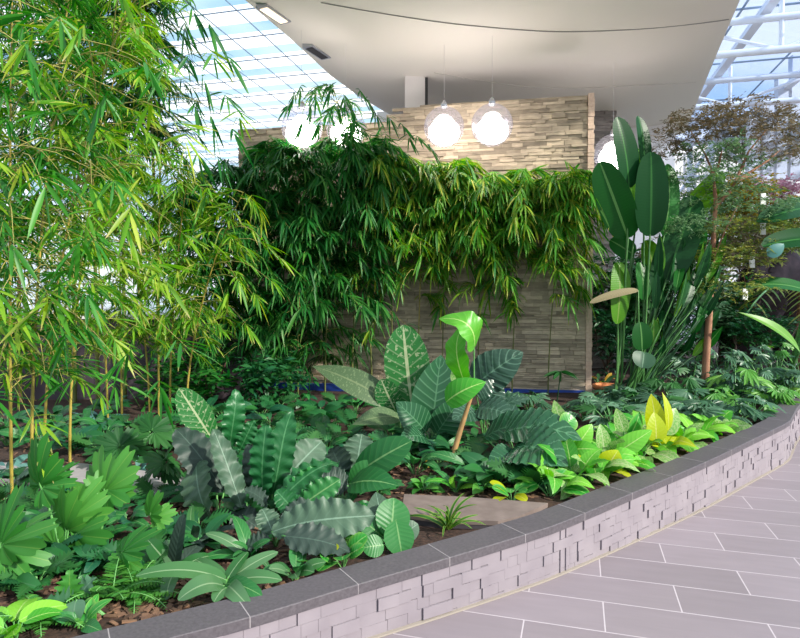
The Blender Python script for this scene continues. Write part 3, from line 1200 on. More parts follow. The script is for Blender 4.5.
# sunny clump by the path (big leaves)
FRONT = [
    (-60, 512, 4.6, (0.35, -0.25), 'sunny bamboo culm at the outer edge of the front clump', (), -0.2),
    (12, 500, 4.4, (0.3, -0.3), 'sunny bamboo culm rising from the paving slab, with large drooping sprays',
     ((30, 60, 3.0, .3, -.9, .24, 7), (45, 190, 2.8, .1, -1, .26, 8), (14, 250, 3.0, .4, -.8, .25, 7), (62, 350, 3.2, -.1, -1, .24, 8)), -0.5),
    (32, 494, 4.9, (0.5, 0.1), 'sunny bamboo culm second from the paving slab, leaning over the slab',
     ((100, 105, 3.1, -.2, -.7, .25, 7), (62, 25, 3.3, .3, -.8, .22, 7), (150, 70, 3.2, .6, -.8, .26, 7), (90, 300, 3.5, .4, -.8, .22, 8)), 0.0),
    (44, 480, 4.3, (0.75, 0.2), 'golden bamboo culm with a bright yellow stem in the front clump',
     ((140, 40, 3.4, .8, -.4, .25, 7), (130, 215, 3.1, .1, -.9, .26, 8), (118, 345, 3.8, .5, -.7, .22, 9), (205, 190, 3.6, .7, -.4, .17, 6)), 0.2),
    (-30, 470, 5.0, (0.7, 0.1), 'sunny bamboo culm standing behind the outer one of the front clump', (), 0.0),
    (70, 462, 4.6, (0.75, 0.0), 'sunny bamboo culm behind the lobed plants, arching towards the glass roof',
     ((190, 240, 3.9, .6, -.6, .2, 7), (215, 60, 4.0, .5, -.9, .22, 6), (240, 120, 4.3, .3, -1, .22, 6)), 0.3),
]
for i, (px, py, h, lean, lb, ex, az) in enumerate(FRONT):
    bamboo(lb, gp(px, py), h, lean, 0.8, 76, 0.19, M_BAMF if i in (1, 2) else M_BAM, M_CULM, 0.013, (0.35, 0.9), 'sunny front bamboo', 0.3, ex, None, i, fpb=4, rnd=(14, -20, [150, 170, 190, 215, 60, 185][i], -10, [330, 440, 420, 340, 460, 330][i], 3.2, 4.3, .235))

MIDL = [
    (108, 424, 3.5, (0.0, -0.5), 'thin bamboo culm at the near end of the row before the charcoal wall'),
    (122, 421, 3.2, (0.2, -0.4), 'thin bamboo culm second in the row before the charcoal wall'),
    (150, 420, 3.6, (-0.3, -0.5), 'brown tinted bamboo culm third in the row before the charcoal wall'),
    (159, 421, 3.3, (0.3, -0.6), 'straight bamboo culm fourth in the row before the charcoal wall'),
    (170, 419, 3.1, (0.45, -0.5), 'pale bamboo culm fifth in the row before the charcoal wall'),
    (186, 421, 2.75, (0.85, -0.5), 'leaning bamboo culm with bright sprays reaching towards the dark bamboo'),
]
for i, (px, py, h, lean, lb) in enumerate(MIDL):
    ex = ()
    if i == 5:
        ex = ((268, 245, 6.2, .8, -.5, .26, 8), (285, 262, 6.0, .8, -.6, .26, 8), (240, 285, 6.1, .4, -.9, .27, 9), (258, 300, 6.2, .5, -.8, .26, 9), (225, 300, 6.0, -.3, -.9, .26, 8), (250, 330, 6.1, .6, -.8, .25, 8), (215, 245, 6.2, .5, -.4, .26, 8), (275, 285, 6.3, .7, -.9, .24, 7))
    bamboo(lb, gp(px, py), h, lean, 0.95, 46, 0.22, M_BAM, M_CULM, 0.014, (0.35, 0.75), 'bamboo row by the charcoal wall', 0.35, ex, None, 20 + i, fpb=3)

# tall shaded bamboo high at the back
for i, (px, py, h, lean, lb) in enumerate([
    (20, 402, 6.3, (0.5, -0.4), 'very tall dark bamboo rising behind the sunny clump, outermost'),
    (75, 402, 6.6, (0.5, -0.6), 'very tall dark bamboo over the middle of the charcoal wall'),
    (125, 404, 6.4, (0.3, -0.5), 'very tall dark bamboo whose crown ends against the glass roof'),
    (160, 404, 6.9, (0.1, -0.7), 'very tall dark bamboo nearest the gridded glass roof, crown beside the sky'),
    (98, 406, 7.0, (0.4, -0.9), 'very tall dark bamboo with the highest crown of all'),
]):
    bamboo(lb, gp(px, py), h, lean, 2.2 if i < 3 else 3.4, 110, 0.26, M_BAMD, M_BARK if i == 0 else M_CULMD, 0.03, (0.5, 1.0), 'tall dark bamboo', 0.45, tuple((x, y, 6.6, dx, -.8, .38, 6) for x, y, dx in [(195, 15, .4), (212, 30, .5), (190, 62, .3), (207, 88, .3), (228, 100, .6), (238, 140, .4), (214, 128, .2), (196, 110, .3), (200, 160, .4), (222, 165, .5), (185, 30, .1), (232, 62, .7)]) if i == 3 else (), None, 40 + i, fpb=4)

# dark drooping clump before the stone wall
DARK = [
    (212, 400, 3.2, (-.2, -.2), 'dark drooping bamboo at the outer end of the shaded clump'),
    (240, 399, 3.5, (-.1, -.3), 'dark drooping bamboo second in the shaded clump'),
    (268, 398, 3.9, (0.1, -.3), 'dark drooping bamboo with its top against the first globe lamps'),
    (298, 398, 3.8, (0.1, -.4), 'dark drooping bamboo in the middle of the shaded clump'),
    (325, 397, 4.0, (0.3, -.3), 'dark drooping bamboo below the half hidden globe lamp'),
    (352, 397, 3.9, (0.3, -.3), 'dark drooping bamboo where the shaded clump meets bare stone'),
]
for i, (px, py, h, lean, lb) in enumerate(DARK):
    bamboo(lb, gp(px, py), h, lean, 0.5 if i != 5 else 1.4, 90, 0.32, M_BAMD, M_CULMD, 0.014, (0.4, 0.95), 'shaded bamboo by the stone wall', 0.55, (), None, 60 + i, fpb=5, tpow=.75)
bamboo('tall feathery bamboo sprig arching up past the globe lamps', gp(372, 397), 4.75, (-.55, -.3), 3.0, 20, 0.26, M_BAMD, M_CULMD, 0.013, (0.4, 0.8), None, 0.5, tuple((x, y, 8.2, dx, -.8, .3, 8) for x, y, dx in [(286, 108, -.5), (300, 92, -.1), (316, 100, .1), (338, 108, .2), (352, 112, .3), (370, 104, .5), (392, 122, .5), (410, 140, .3), (432, 150, .6), (355, 128, .1), (318, 128, -.3), (292, 100, -.3), (310, 112, -.2), (330, 92, -.3), (345, 100, .3), (362, 95, .4), (378, 118, .4), (405, 128, .6), (420, 140, .7), (330, 118, 0), (300, 128, -.3), (388, 140, .4)]), None, 77, fpb=3)

YEL = [
    (392, 395, 3.7, (0.0, -.3), 'yellow green bamboo before the stone wall, beside the shaded clump', 1.6),
    (418, 393, 3.5, (0.1, -.3), 'yellow green bamboo whose culm crosses the stone behind the variegated leaf', 1.7),
    (442, 393, 3.6, (0.1, -.4), 'yellow green bamboo below the globe lamp by the column', 1.7),
    (478, 393, 3.3, (0.0, -.4), 'yellow green bamboo below the clear hanging globe lamp', 1.6),
    (512, 394, 3.4, (0.15, -.3), 'yellow green bamboo second from the pale end of the stone wall', 1.5),
    (548, 395, 3.3, (0.2, -.3), 'yellow green bamboo overhanging the pale end of the stone wall', 1.6),
]
for i, (px, py, h, lean, lb, z0) in enumerate(YEL):
    ex = ((590, 275, 8.2, .2, -1, .28, 8), (575, 260, 8.1, 0, -1, .3, 9), (580, 225, 8.2, .4, -.8, .28, 8), (560, 180, 8.4, .2, .3, .3, 8), (570, 165, 8.4, .5, -.5, .28, 7)) if i == 5 else ()
    if i == 1:
        ex = ((420, 260, 7.8, -.3, -.9, .3, 9), (410, 240, 7.8, -.5, -.8, .3, 9), (400, 290, 7.9, -.1, -1, .3, 8))
    bamboo(lb, gp(px, py), h, lean, z0 - .6, 70, 0.3, M_BAMM, M_CULM if i == 1 else M_CULMD, 0.011, (0.4, 0.95), 'yellow green bamboo by the stone wall', 0.55, ex, None, 80 + i, fpb=5, tpow=.36)


# ------------------------------------------------------------------ leafy plants
def leafplant(name, label, cat, base, leaves, group=None, single=False, fname='foliage'):
    """leaves: dicts b, t, W, mat, stalk + blade keywords; each leaf a part with its stalk as sub-part, or one foliage mesh"""
    base = np.asarray(base, float)
    root = T(name, label, cat, base, group)
    by, st = {}, {}
    for lf in leaves:
        lf = dict(lf)
        b, t, W, mat = lf.pop('b'), lf.pop('t'), lf.pop('W'), lf.pop('mat')
        stalk = lf.pop('stalk', M_STALK)
        sr = lf.pop('sr', 0.006)
        sb = lf.pop('sb', None)
        lift = lf.pop('lift', 0.08)
        mb = by.setdefault(mat.name, (MB(), mat))[0] if single else MB()
        if lf.pop('palm', False):
            mb.palm_blade(b, t, W, **lf)
        else:
            if lf.get('wave'):
                lf.setdefault('tw', U(-.7, .7))
                lf['bow'] = lf.get('bow', .06) * U(.8, 2.2)
                lf.setdefault('sag', U(0, .08))
            mb.blade(b, t, W, **lf)
        o = None
        if not single:
            o = part(mb, 'leaf', mat, root)
        if stalk is not None:
            s0 = base - A(0, 0, 0.03) if sb is None else np.asarray(sb, float)
            sm = st.setdefault(stalk.name, (MB(), stalk))[0] if single else MB()
            dirb = nrm(np.asarray(t, float) - np.asarray(b, float))
            pts = arc(s0, b, lift, 6) + [np.asarray(b, float) + dirb * 0.02]
            sm.tube(pts, [sr * 1.3, sr * 1.2, sr * 1.1, sr, sr, sr * .9, sr * .6], 5)
            if not single:
                so = sm.build('leaf_stalk', stalk, o, base, True)
    if single:
        for mb, mat in by.values():
            part(mb, fname, mat, root)
        for sm, mat in st.values():
            part(sm, 'stem', mat, root)
    return root


def rosette(base, n, pl, L, W, mats, el=(0.5, 1.1), el2=(-0.3, 0.5), seed=0, az0=None, azr=None, up=0.75, **kw):
    rs = random.Random(seed)
    out = []
    off = rs.uniform(0, 6)
    for i in range(n):
        az = off + i * 2 * PI / n + rs.uniform(-.35, .35) if azr is None else az0 + azr * ((i + rs.uniform(.2, .8)) / n - .5)
        e = rs.uniform(*el)
        b = base + dirv(az, e) * pl * rs.uniform(.7, 1.15)
        l = L * rs.uniform(.75, 1.12)
        d2 = dirv(az + rs.uniform(-.4, .4), rs.uniform(*el2))
        hint = A(rs.uniform(-.3, .3), -0.35 + rs.uniform(-.3, .3), up) - 0 * d2
        out.append(dict(b=b, t=b + d2 * l, W=W * l / L * rs.uniform(.85, 1.1), mat=rs.choice(mats), hint=hint, **kw))
    return out


def HL(bp, tp, W, mat, bd=0.0, td=0.0, d=4.0, **kw):
    """leaf from photo position bp to tp (pixels) at depth d (+bd, +td), width in pixels"""
    k = dict(b=P(bp[0], bp[1], d + bd), t=P(tp[0], tp[1], d + td), W=W / FPX * d, mat=mat)
    k.setdefault('hint', A(0.05, -0.8, 0.5))
    k.update(kw)
    return k


LOB = dict(shape='heart', lobes=7, ld=0.62, skew=0.55, ns=4, bow=0.06, fold=0.1)
LOBF = dict(shape='heart', lobes=6, ld=0.45, skew=0.35, ns=4, bow=0.05, fold=0.12, wave=0.03, wn=4)
RUF = dict(shape='ellip', wave=0.07, wn=6, nt=40, ns=4, bow=0.06, fold=0.1)

# fresh green lobed philodendrons by the coping
SELL = [
    ('fresh green lobed plant under the outermost bamboo, deeply cut leaves', (14, 590), 3.15,
     [((2, 545), (52, 520), 46), ((6, 552), (48, 558), 44), ((0, 545), (20, 492), 44), ((0, 560), (22, 590), 42), ((-5, 548), (-45, 520), 44)]),
    ('fresh green lobed plant before the grey paving slab, bushy and upright', (64, 560), 3.45,
     [((40, 485), (28, 440), 46), ((42, 488), (78, 464), 40), ((70, 520), (98, 478), 48), ((66, 530), (50, 490), 42), ((75, 535), (104, 515), 40), ((55, 545), (40, 520), 38), ((62, 545), (86, 548), 38)]),
    ('fresh green lobed plant with one broad fan leaf against the paving slab', (100, 548), 3.7,
     [((104, 492), (104, 446), 56), ((106, 490), (132, 482), 40), ((98, 495), (84, 472), 36)]),
    ('small bright lobed plant between the fern and the strap rosette', (132, 585), 3.15,
     [((122, 552), (150, 534), 32), ((126, 562), (104, 560), 30), ((128, 560), (132, 582), 30)]),
    ('small bright lobed plant behind the upright strap leaf', (160, 540), 3.5,
     [((150, 515), (156, 494), 30), ((155, 518), (176, 510), 24)]),
]
for i, (lb, bp, d, lv) in enumerate(SELL):
    random.seed(200 + i)
    base = gp(*bp)
    d = min(d, base[1])
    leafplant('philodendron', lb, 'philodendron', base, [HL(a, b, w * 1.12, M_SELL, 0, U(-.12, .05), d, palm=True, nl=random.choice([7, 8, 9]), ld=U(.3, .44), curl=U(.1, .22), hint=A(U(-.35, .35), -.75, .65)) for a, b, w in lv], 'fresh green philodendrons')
# darker lobed plants behind the slab
for i, (lb, bp, px, d) in enumerate([
    ('dark lobed philodendron behind the grey paving slab', (118, 470), [((118, 448), (88, 438), 40), ((120, 446), (118, 424), 36), ((122, 446), (146, 440), 38), ((116, 450), (88, 460), 34), ((122, 450), (150, 452), 34)], 5.0),
    ('dark lobed philodendron hugging the base of the thin bamboo row', (152, 450), [((150, 432), (132, 420), 34), ((152, 430), (160, 412), 32), ((154, 432), (180, 430), 34), ((150, 436), (130, 440), 30)], 5.6),
    ('dark lobed philodendron at the end of the grey slab, beside the slate leaf', (165, 490), [((165, 462), (140, 456), 36), ((168, 462), (186, 468), 34), ((165, 460), (168, 440), 34), ((166, 466), (160, 488), 32), ((160, 464), (134, 474), 30)], 4.4),
]):
    random.seed(230 + i)
    leafplant('philodendron', lb, 'philodendron', gp(*bp), [HL(a, b, w * 1.2, M_SELLD, 0, U(-.15, .1), d, palm=True, nl=random.choice([9, 11]), ld=U(.4, .55), hint=A(U(-.3, .3), -.5, .8)) for a, b, w in px], 'dark lobed philodendrons')

# ruffled grey anthuriums
leafplant('anthurium', 'grey ruffled anthurium with a slate upright leaf and one hanging pale leaf', 'anthurium', gp(218, 522), [
    HL((224, 492), (176, 424), 38, M_PLOWD, 0, .1, 4.15, **dict(RUF, wave=.04), hint=A(.5, -.8, .2)),
    HL((196, 462), (212, 518), 44, M_PLOW, .1, -.15, 4.05, **dict(RUF, wave=.05), hint=A(-.2, -.9, .3), stalk=None),
    HL((242, 508), (213, 428), 24, M_PLOW, -.05, .1, 4.0, **dict(RUF, wave=.13), hint=A(.4, -.8, .1)),
    HL((214, 442), (179, 388), 32, M_VAR, .4, .4, 4.3, shape='ellip', bow=.1, fold=.1, hint=A(.3, -.9, .2)),
    HL((218, 500), (188, 476), 30, M_PLOWD, .1, .3, 4.2, **RUF),
    HL((228, 510), (262, 528), 26, M_PLOWD, 0, -.1, 3.95, **RUF, hint=A(0, -.4, .9)),
])
leafplant('anthurium', 'tall narrow green ruffled anthurium behind the slate leaf', 'anthurium', gp(236, 466), [
    HL((230, 448), (236, 388), 22, M_PLOWG, 0, 0, 5.0, **dict(RUF, wave=.1), hint=A(.2, -1, .1)),
    HL((240, 450), (254, 420), 18, M_PLOWG, 0, 0, 5.0, **RUF, hint=A(.2, -1, .1)),
    HL((228, 452), (214, 425), 18, M_PLOWG, 0, 0, 5.05, **RUF, hint=A(.2, -1, .1)),
])
leafplant('anthurium', 'rich green ruffled anthurium with tall wavy blades standing in a fan', 'anthurium', gp(272, 512), [
    HL((264, 500), (266, 418), 26, M_PLOWG, 0, 0, 4.05, **dict(RUF, wave=.12, wn=7), hint=A(-.3, -1, .1)),
    HL((272, 495), (292, 410), 28, M_PLOWG, 0, .2, 4.15, **dict(RUF, wave=.1, wn=7), hint=A(.3, -1, .1)),
    HL((276, 492), (322, 438), 40, M_PLOW, 0, .3, 4.2, **dict(RUF, wave=.05), hint=A(.2, -.7, .6)),
    HL((264, 502), (248, 442), 22, M_PLOWD, .1, .2, 4.2, **RUF, hint=A(-.1, -1, .2)),
    HL((280, 500), (340, 462), 34, M_PLOWG, -.1, .1, 4.0, **RUF, hint=A(.1, -.6, .7)),
    HL((268, 505), (244, 488), 24, M_PLOWD, -.05, -.1, 3.95, **RUF, hint=A(.1, -.4, .9)),
])
leafplant('anthurium', 'silvery ruffled anthurium with long leaves lying towards the coping', 'anthurium', gp(276, 545), [
    HL((272, 532), (375, 508), 42, M_PLOW, -.05, -.05, 3.45, **dict(RUF, wave=.06, wn=8), hint=A(-.1, -.75, .75)),
    HL((284, 536), (350, 548), 34, M_PLOWD, -.1, -.15, 3.38, **dict(RUF, wave=.05, wn=6), hint=A(0, -.8, .6)),
    HL((274, 535), (262, 508), 24, M_PLOW, 0, .1, 3.5, **RUF),
    HL((280, 528), (322, 500), 28, M_PLOWD, .1, .3, 3.6, **RUF, hint=A(.1, -.5, .8)),
    HL((270, 540), (240, 548), 26, M_PLOWD, 0, 0, 3.4, **RUF, hint=A(.1, -.4, .9)),
])
leafplant('anthurium', 'bright edged green anthurium between the wavy fan and the silver leaves', 'anthurium', gp(300, 520), [
    HL((286, 508), (318, 464), 30, M_BROAD, 0, .1, 3.95, **dict(RUF, wave=.08), hint=A(.2, -.9, .3)),
    HL((296, 510), (340, 478), 26, M_BROAD, -.05, 0, 3.9, **dict(RUF, wave=.05), hint=A(.1, -.8, .5)),
    HL((300, 512), (302, 476), 22, M_PLOWG, .1, .2, 4.0, **RUF),
    HL((298, 515), (276, 490), 22, M_PLOWG, 0, 0, 3.85, **RUF),
])
leafplant('anthurium', 'pale veined anthurium with a broad leaf pointing to the brown slab', 'anthurium', gp(352, 500), [
    HL((354, 476), (412, 441), 34, M_BROAD, 0, -.1, 4.5, shape='ellip', bow=.08, fold=.12, hint=A(.1, -.8, .6)),
    HL((356, 474), (362, 432), 34, M_PLOW, .1, .25, 4.6, **RUF, hint=A(0, -.8, .5)),
    HL((346, 476), (332, 446), 30, M_PLOWD, .05, .2, 4.55, **RUF, hint=A(-.2, -.8, .5)),
    HL((350, 484), (398, 486), 34, M_BROAD, -.2, -.4, 4.4, shape='ovate', bow=.1, hint=A(.1, -.6, .8)),
    HL((348, 486), (318, 476), 28, M_PLOWD, -.1, -.2, 4.4, **RUF),
    HL((352, 488), (374, 462), 26, M_BROAD, 0, 0, 4.45, shape='ellip'),
])
leafplant('anthurium', 'broad green anthurium leaning on the coping beside the brown slab', 'anthurium', gp(388, 548), [
    HL((384, 538), (376, 492), 34, M_PLOW, 0, .15, 3.6, shape='ovate', bow=.08, hint=A(.1, -.8, .5)),
    HL((390, 538), (394, 498), 36, M_BROAD, -.02, .1, 3.55, shape='ellip', bow=.06, hint=A(.2, -.9, .3)),
    HL((396, 520), (402, 556), 30, M_BROAD, -.02, -.12, 3.5, shape='ellip', bow=.06, hint=A(.1, -1, .2)),
    HL((386, 540), (362, 520), 26, M_BROAD, 0, 0, 3.55, shape='ellip'),
    HL((396, 540), (418, 524), 22, M_PLOW, 0, .05, 3.55, shape='ellip'),
    HL((384, 545), (362, 548), 22, M_BROAD, -.05, -.1, 3.45, shape='ellip'),
])
# centre group
leafplant('dumb_cane', 'tall variegated cream and green plant with one big upright leaf', 'variegated plant', gp(402, 440), [
    HL((412, 408), (403, 325), 46, M_VAR, 0, .1, 6.1, shape='ellip', bow=.04, fold=.1, corr=.05, cn=7, nt=36, hint=A(-.1, -1, .15)),
    HL((396, 412), (381, 379), 26, M_VAR, 0, 0, 6.1, shape='ellip', bow=.05, corr=.04, hint=A(-.2, -1, .2)),
    HL((398, 408), (312, 366), 30, M_SPECK, 0, .2, 6.15, shape='lance', bow=.1, fold=.1, hint=A(.2, -.8, .5)),
    HL((402, 418), (352, 425), 24, M_SPECK, -.1, -.3, 6.0, shape='lance', bow=.12, hint=A(.1, -.6, .8)),
    HL((408, 420), (424, 386), 22, M_VAR, .1, .2, 6.2, shape='ellip'),
])
leafplant('alocasia', 'dark broad leaved plant standing beside the big variegated leaf', 'alocasia', gp(432, 450), [
    HL((432, 428), (441, 355), 48, M_DARK, 0, .1, 5.9, shape='ovate', bow=.05, fold=.16, hint=A(-.1, -1, .15)),
    HL((426, 432), (396, 402), 32, M_DARK, -.05, -.1, 5.8, shape='ovate', bow=.1, hint=A(.2, -.9, .3)),
    HL((436, 434), (462, 396), 30, M_DARK, 0, 0, 5.85, shape='ovate', bow=.08, hint=A(.1, -1, .3)),
    HL((428, 440), (400, 438), 28, M_DARK, -.2, -.4, 5.7, shape='ovate', bow=.12, hint=A(.1, -.5, .9)),
    HL((434, 440), (428, 464), 26, M_DARK, -.2, -.3, 5.7, shape='ovate', bow=.12, hint=A(.1, -.5, .9)),
])
sb = gp(446, 468)
top = P(474, 388, 5.3)
root = leafplant('dumb_cane', 'slim brown stemmed plant topped by curled bright green leaves', 'tall plant', sb, [
    HL((464, 382), (462, 326), 26, M_LIME, 0, 0, 5.3, shape='ellip', bow=.12, wave=.08, wn=3, hint=A(-.4, -.9, .1), sb=top, stalk=M_STALK),
    HL((474, 348), (438, 318), 34, M_LIME, -.05, -.1, 5.3, shape='ovate', bow=.25, wave=.06, wn=3, hint=A(.1, -.8, .5), sb=top, lift=.05),
    HL((446, 402), (486, 382), 28, M_LIME, -.05, -.1, 5.25, shape='ovate', bow=.15, hint=A(.1, -.8, .6), sb=top, lift=.0),
    HL((470, 392), (454, 368), 20, M_LIMEV, 0, .1, 5.3, shape='ellip', bow=.1, sb=top, hint=A(-.2, -.9, .2)),
])
mb = MB()
mb.tube(arc(sb - A(0, 0, .1), top, .02, 8), [.03, .028, .026, .024, .022, .02, .018, .014], 8)
part(mb, 'stem', M_BSTALK, root)
leafplant('alocasia', 'slate ribbed plant with corrugated leaves before bare stone', 'alocasia', gp(484, 440), [
    HL((474, 386), (523, 352), 42, M_RIB, 0, 0, 5.9, shape='ovate', bow=.1, fold=.1, corr=.06, cn=7, nt=40, ns=4, hint=A(-.2, -.9, .4)),
    HL((484, 404), (500, 380), 30, M_RIB, -.1, 0, 5.85, shape='ovate', bow=.1, corr=.06, cn=6, nt=36, hint=A(.2, -.9, .3)),
    HL((478, 408), (514, 418), 32, M_RIB, -.1, -.3, 5.8, shape='ovate', bow=.12, corr=.05, cn=7, nt=36, hint=A(0, -.7, .7)),
    HL((476, 412), (452, 420), 28, M_RIB, -.1, -.3, 5.8, shape='ovate', bow=.12, corr=.05, nt=36, hint=A(0, -.7, .7)),
    HL((490, 408), (530, 398), 26, M_RIB, .1, .1, 6.0, **LOB),
])
leafplant('alocasia', 'huge glossy dark plant arching over the soil behind the lime plants', 'alocasia', gp(520, 478), [
    HL((484, 438), (552, 424), 34, M_DARK, .1, -.1, 5.2, shape='lance', bow=.14, fold=.2, hint=A(0, -.6, .8), corr=.06, cn=8, nt=44, ns=4),
    HL((505, 432), (582, 440), 46, M_DARK, 0, -.3, 5.1, shape='ovate', bow=.16, fold=.15, hint=A(.1, -.7, .8), corr=.06, cn=8, nt=44, ns=4),
    HL((512, 450), (568, 466), 58, M_DARK, -.1, -.5, 5.0, shape='ovate', bow=.2, fold=.15, hint=A(.1, -.8, .7), corr=.06, cn=8, nt=44, ns=4),
    HL((538, 452), (548, 496), 40, M_DARK, -.2, -.45, 4.9, shape='ovate', bow=.12, hint=A(.1, -1, .2), corr=.06, cn=7, nt=40),
    HL((520, 458), (486, 472), 34, M_DARK, -.1, -.3, 5.0, shape='ovate', bow=.2, hint=A(-.1, -.7, .8), corr=.06, cn=8, nt=44, ns=4),
    HL((510, 440), (505, 402), 40, M_RIB, .2, .4, 5.3, shape='ovate', bow=.1, hint=A(0, -.9, .4), corr=.06, cn=7, nt=40),
    HL((525, 442), (548, 412), 36, M_RIB, .2, .4, 5.3, shape='ovate', bow=.1, hint=A(.1, -.9, .4), corr=.06, cn=7, nt=40),
    HL((548, 462), (586, 480), 34, M_RIB, -.1, -.4, 5.0, shape='ovate', bow=.16, hint=A(.1, -.9, .4), corr=.06, cn=7, nt=40),
])
# small plants around the brown slab
leafplant('spider_plant', 'yellow edged spider plant arching beside the coping and brown slab', 'spider plant', gp(448, 532),
          rosette(gp(448, 532), 17, .02, .24, .022, [M_SPID], (0.9, 1.4), (0.1, 1.0), 3, shape='strap', bow=.22, stalk=None), single=True)
for i, (nm, cat, lb, px, py, n, pl, L, W, mats, kw) in enumerate([
    ('fern_plant', 'fern', 'ribbed bright green bird nest fern behind the brown slab', 456, 492, 9, .03, .24, .06, [M_LIME, M_BROAD], dict(shape='ellip', wave=.06, wn=6, bow=.1)),
    ('philodendron', 'small plant', 'low mixed green plant at the near corner of the brown slab', 425, 492, 12, .06, .14, .08, [M_BROAD, M_SELL], dict(shape='ovate', bow=.12)),
    ('philodendron', 'small plant', 'low green plant between the bird nest fern and the yellow tipped one', 480, 492, 12, .07, .17, .09, [M_BROAD, M_SELL], dict(shape='ovate', bow=.12)),
    ('dumb_cane', 'small plant', 'small plant with yellow green round leaves behind the brown slab', 512, 502, 8, .09, .13, .1, [M_ROUND, M_YEL, M_ROUND], dict(shape='round', bow=.1)),
    ('peperomia', 'peperomia', 'glossy round leaved plant with pale leaf edges on the coping', 343, 566, 9, .1, .13, .11, [M_ROUND], dict(shape='round', bow=.1)),
    ('peperomia', 'peperomia', 'glossy round leaved plant below the silver anthurium leaves', 322, 566, 7, .09, .11, .08, [M_ROUND, M_YEL, M_BROAD], dict(shape='ellip', bow=.1)),
    ('peperomia', 'peperomia', 'grey green spoon leaved plant beside the strap rosette on the coping', 296, 580, 9, .05, .15, .08, [M_STRAP, M_BROAD], dict(shape='ellip', bow=.12)),
    ('dumb_cane', 'small plant', 'bright oval leaved plant at the very near corner of the planter', 14, 640, 7, .08, .2, .1, [M_LIME], dict(shape='ovate', bow=.12)),
    ('dumb_cane', 'small plant', 'low bright plant beside the nearest coping joint', 82, 628, 6, .05, .12, .06, [M_ROUND, M_BROAD], dict(shape='ovate', bow=.12)),
    ('croton', 'croton', 'small yellow orange croton between the anthuriums', 384, 448, 8, .08, .14, .05, [M_CROT], dict(shape='ellip', bow=.1)),
    ('croton', 'croton', 'small golden croton at the foot of the brown stemmed plant', 440, 468, 8, .08, .14, .05, [M_CROT, M_SELLD], dict(shape='ellip', bow=.1)),
    ('croton', 'croton', 'golden croton beside the pale end of the stone wall', 600, 388, 9, .15, .2, .07, [M_CROT, M_SELLD], dict(shape='ellip', bow=.1)),
    ('agave', 'blue plant', 'blue grey leaved plant before the charcoal wall', 100, 424, 13, .05, .3, .07, [M_AGAVE], dict(shape='lance', bow=.08)),
    ('agave', 'blue plant', 'blue grey leaved plant tucked under the sunny bamboo culms', 8, 476, 9, .05, .22, .08, [M_AGAVE], dict(shape='ellip', bow=.1)),
    ('dumb_cane', 'small plant', 'tiny vivid green plant beside the blue grey one', 100, 432, 9, .05, .16, .07, [M_ROUND], dict(shape='ellip', bow=.1)),
    ('agave', 'blue plant', 'small blue plant at the back edge of the grey slab', 138, 472, 10, .03, .16, .05, [M_AGAVE], dict(shape='lance', bow=.08)),
]):
    p = gp(px, py)
    leafplant(nm, lb, cat, p, rosette(p, n, pl, L, W, mats, (0.5, 1.3), (-0.2, .8), 300 + i, **kw, sr=.0035), single=True)

# strap rosettes by the coping
p = gp(222, 592)
leafplant('bromeliad', 'strap leaved bromeliad spilling over the coping edge', 'bromeliad', p, [
    HL((226, 580), (136, 576), 20, M_STRAP, 0, -.15, 2.98, shape='strap', bow=.14, hint=A(0, -.5, .9)),
    HL((224, 586), (178, 600), 24, M_STRAP, -.05, -.2, 2.95, shape='strap', bow=.22, hint=A(0, -.5, .9)),
    HL((228, 578), (248, 552), 14, M_STRAP, 0, .1, 3.0, shape='strap', bow=.06, hint=A(-.4, -.8, .4)),
    HL((230, 580), (278, 552), 15, M_STRAP, 0, .15, 3.0, shape='strap', bow=.1, hint=A(0, -.6, .8)),
    HL((232, 582), (282, 580), 18, M_STRAP, 0, -.02, 2.98, shape='strap', bow=.12, hint=A(0, -.5, .9)),
    HL((228, 586), (250, 608), 18, M_STRAP, -.06, -.22, 2.95, shape='strap', bow=.2, hint=A(0, -.7, .7)),
    HL((226, 588), (214, 602), 16, M_STRAP, -.06, -.16, 2.92, shape='strap', bow=.15, hint=A(0, -.7, .7)),
    HL((224, 580), (196, 560), 16, M_STRAP, 0, .1, 3.0, shape='strap', bow=.1, hint=A(0, -.6, .8)),
    HL((226, 584), (262, 596), 18, M_BROAD, -.03, -.15, 2.95, shape='strap', bow=.15, hint=A(0, -.6, .8)),
])
p = gp(178, 578)
leafplant('bromeliad', 'strap leaved bromeliad with one dark leaf standing bolt upright', 'bromeliad', p, [
    HL((174, 568), (184, 514), 17, M_PLOWD, 0, 0, 3.25, shape='strap', bow=.04, hint=A(-.3, -.9, .2)),
    HL((174, 570), (150, 592), 18, M_STRAP, -.05, -.15, 3.15, shape='strap', bow=.2, hint=A(0, -.6, .8)),
    HL((172, 568), (148, 540), 20, M_STRAP, 0, .05, 3.25, shape='strap', bow=.1, hint=A(0, -.7, .6)),
    HL((178, 568), (208, 540), 16, M_PLOWD, 0, .2, 3.3, shape='strap', bow=.14, hint=A(0, -.6, .8)),
    HL((180, 570), (212, 556), 16, M_STRAP, 0, .1, 3.25, shape='strap', bow=.14, hint=A(0, -.5, .9)),
    HL((174, 574), (166, 600), 16, M_STRAP, -.05, -.2, 3.1, shape='strap', bow=.15, hint=A(0, -.6, .8)),
    HL((176, 566), (166, 540), 16, M_STRAP, 0, .05, 3.25, shape='strap', bow=.08, hint=A(0, -.8, .5)),
])
p = gp(192, 548)
leafplant('bromeliad', 'grey green strap plant in the shade below the hanging pale leaf', 'bromeliad', p, rosette(p, 10, .03, .3, .055, [M_STRAP, M_PLOWD], (.6, 1.2), (0, .8), 340, shape='strap', bow=.16, stalk=None))
p = gp(250, 560)
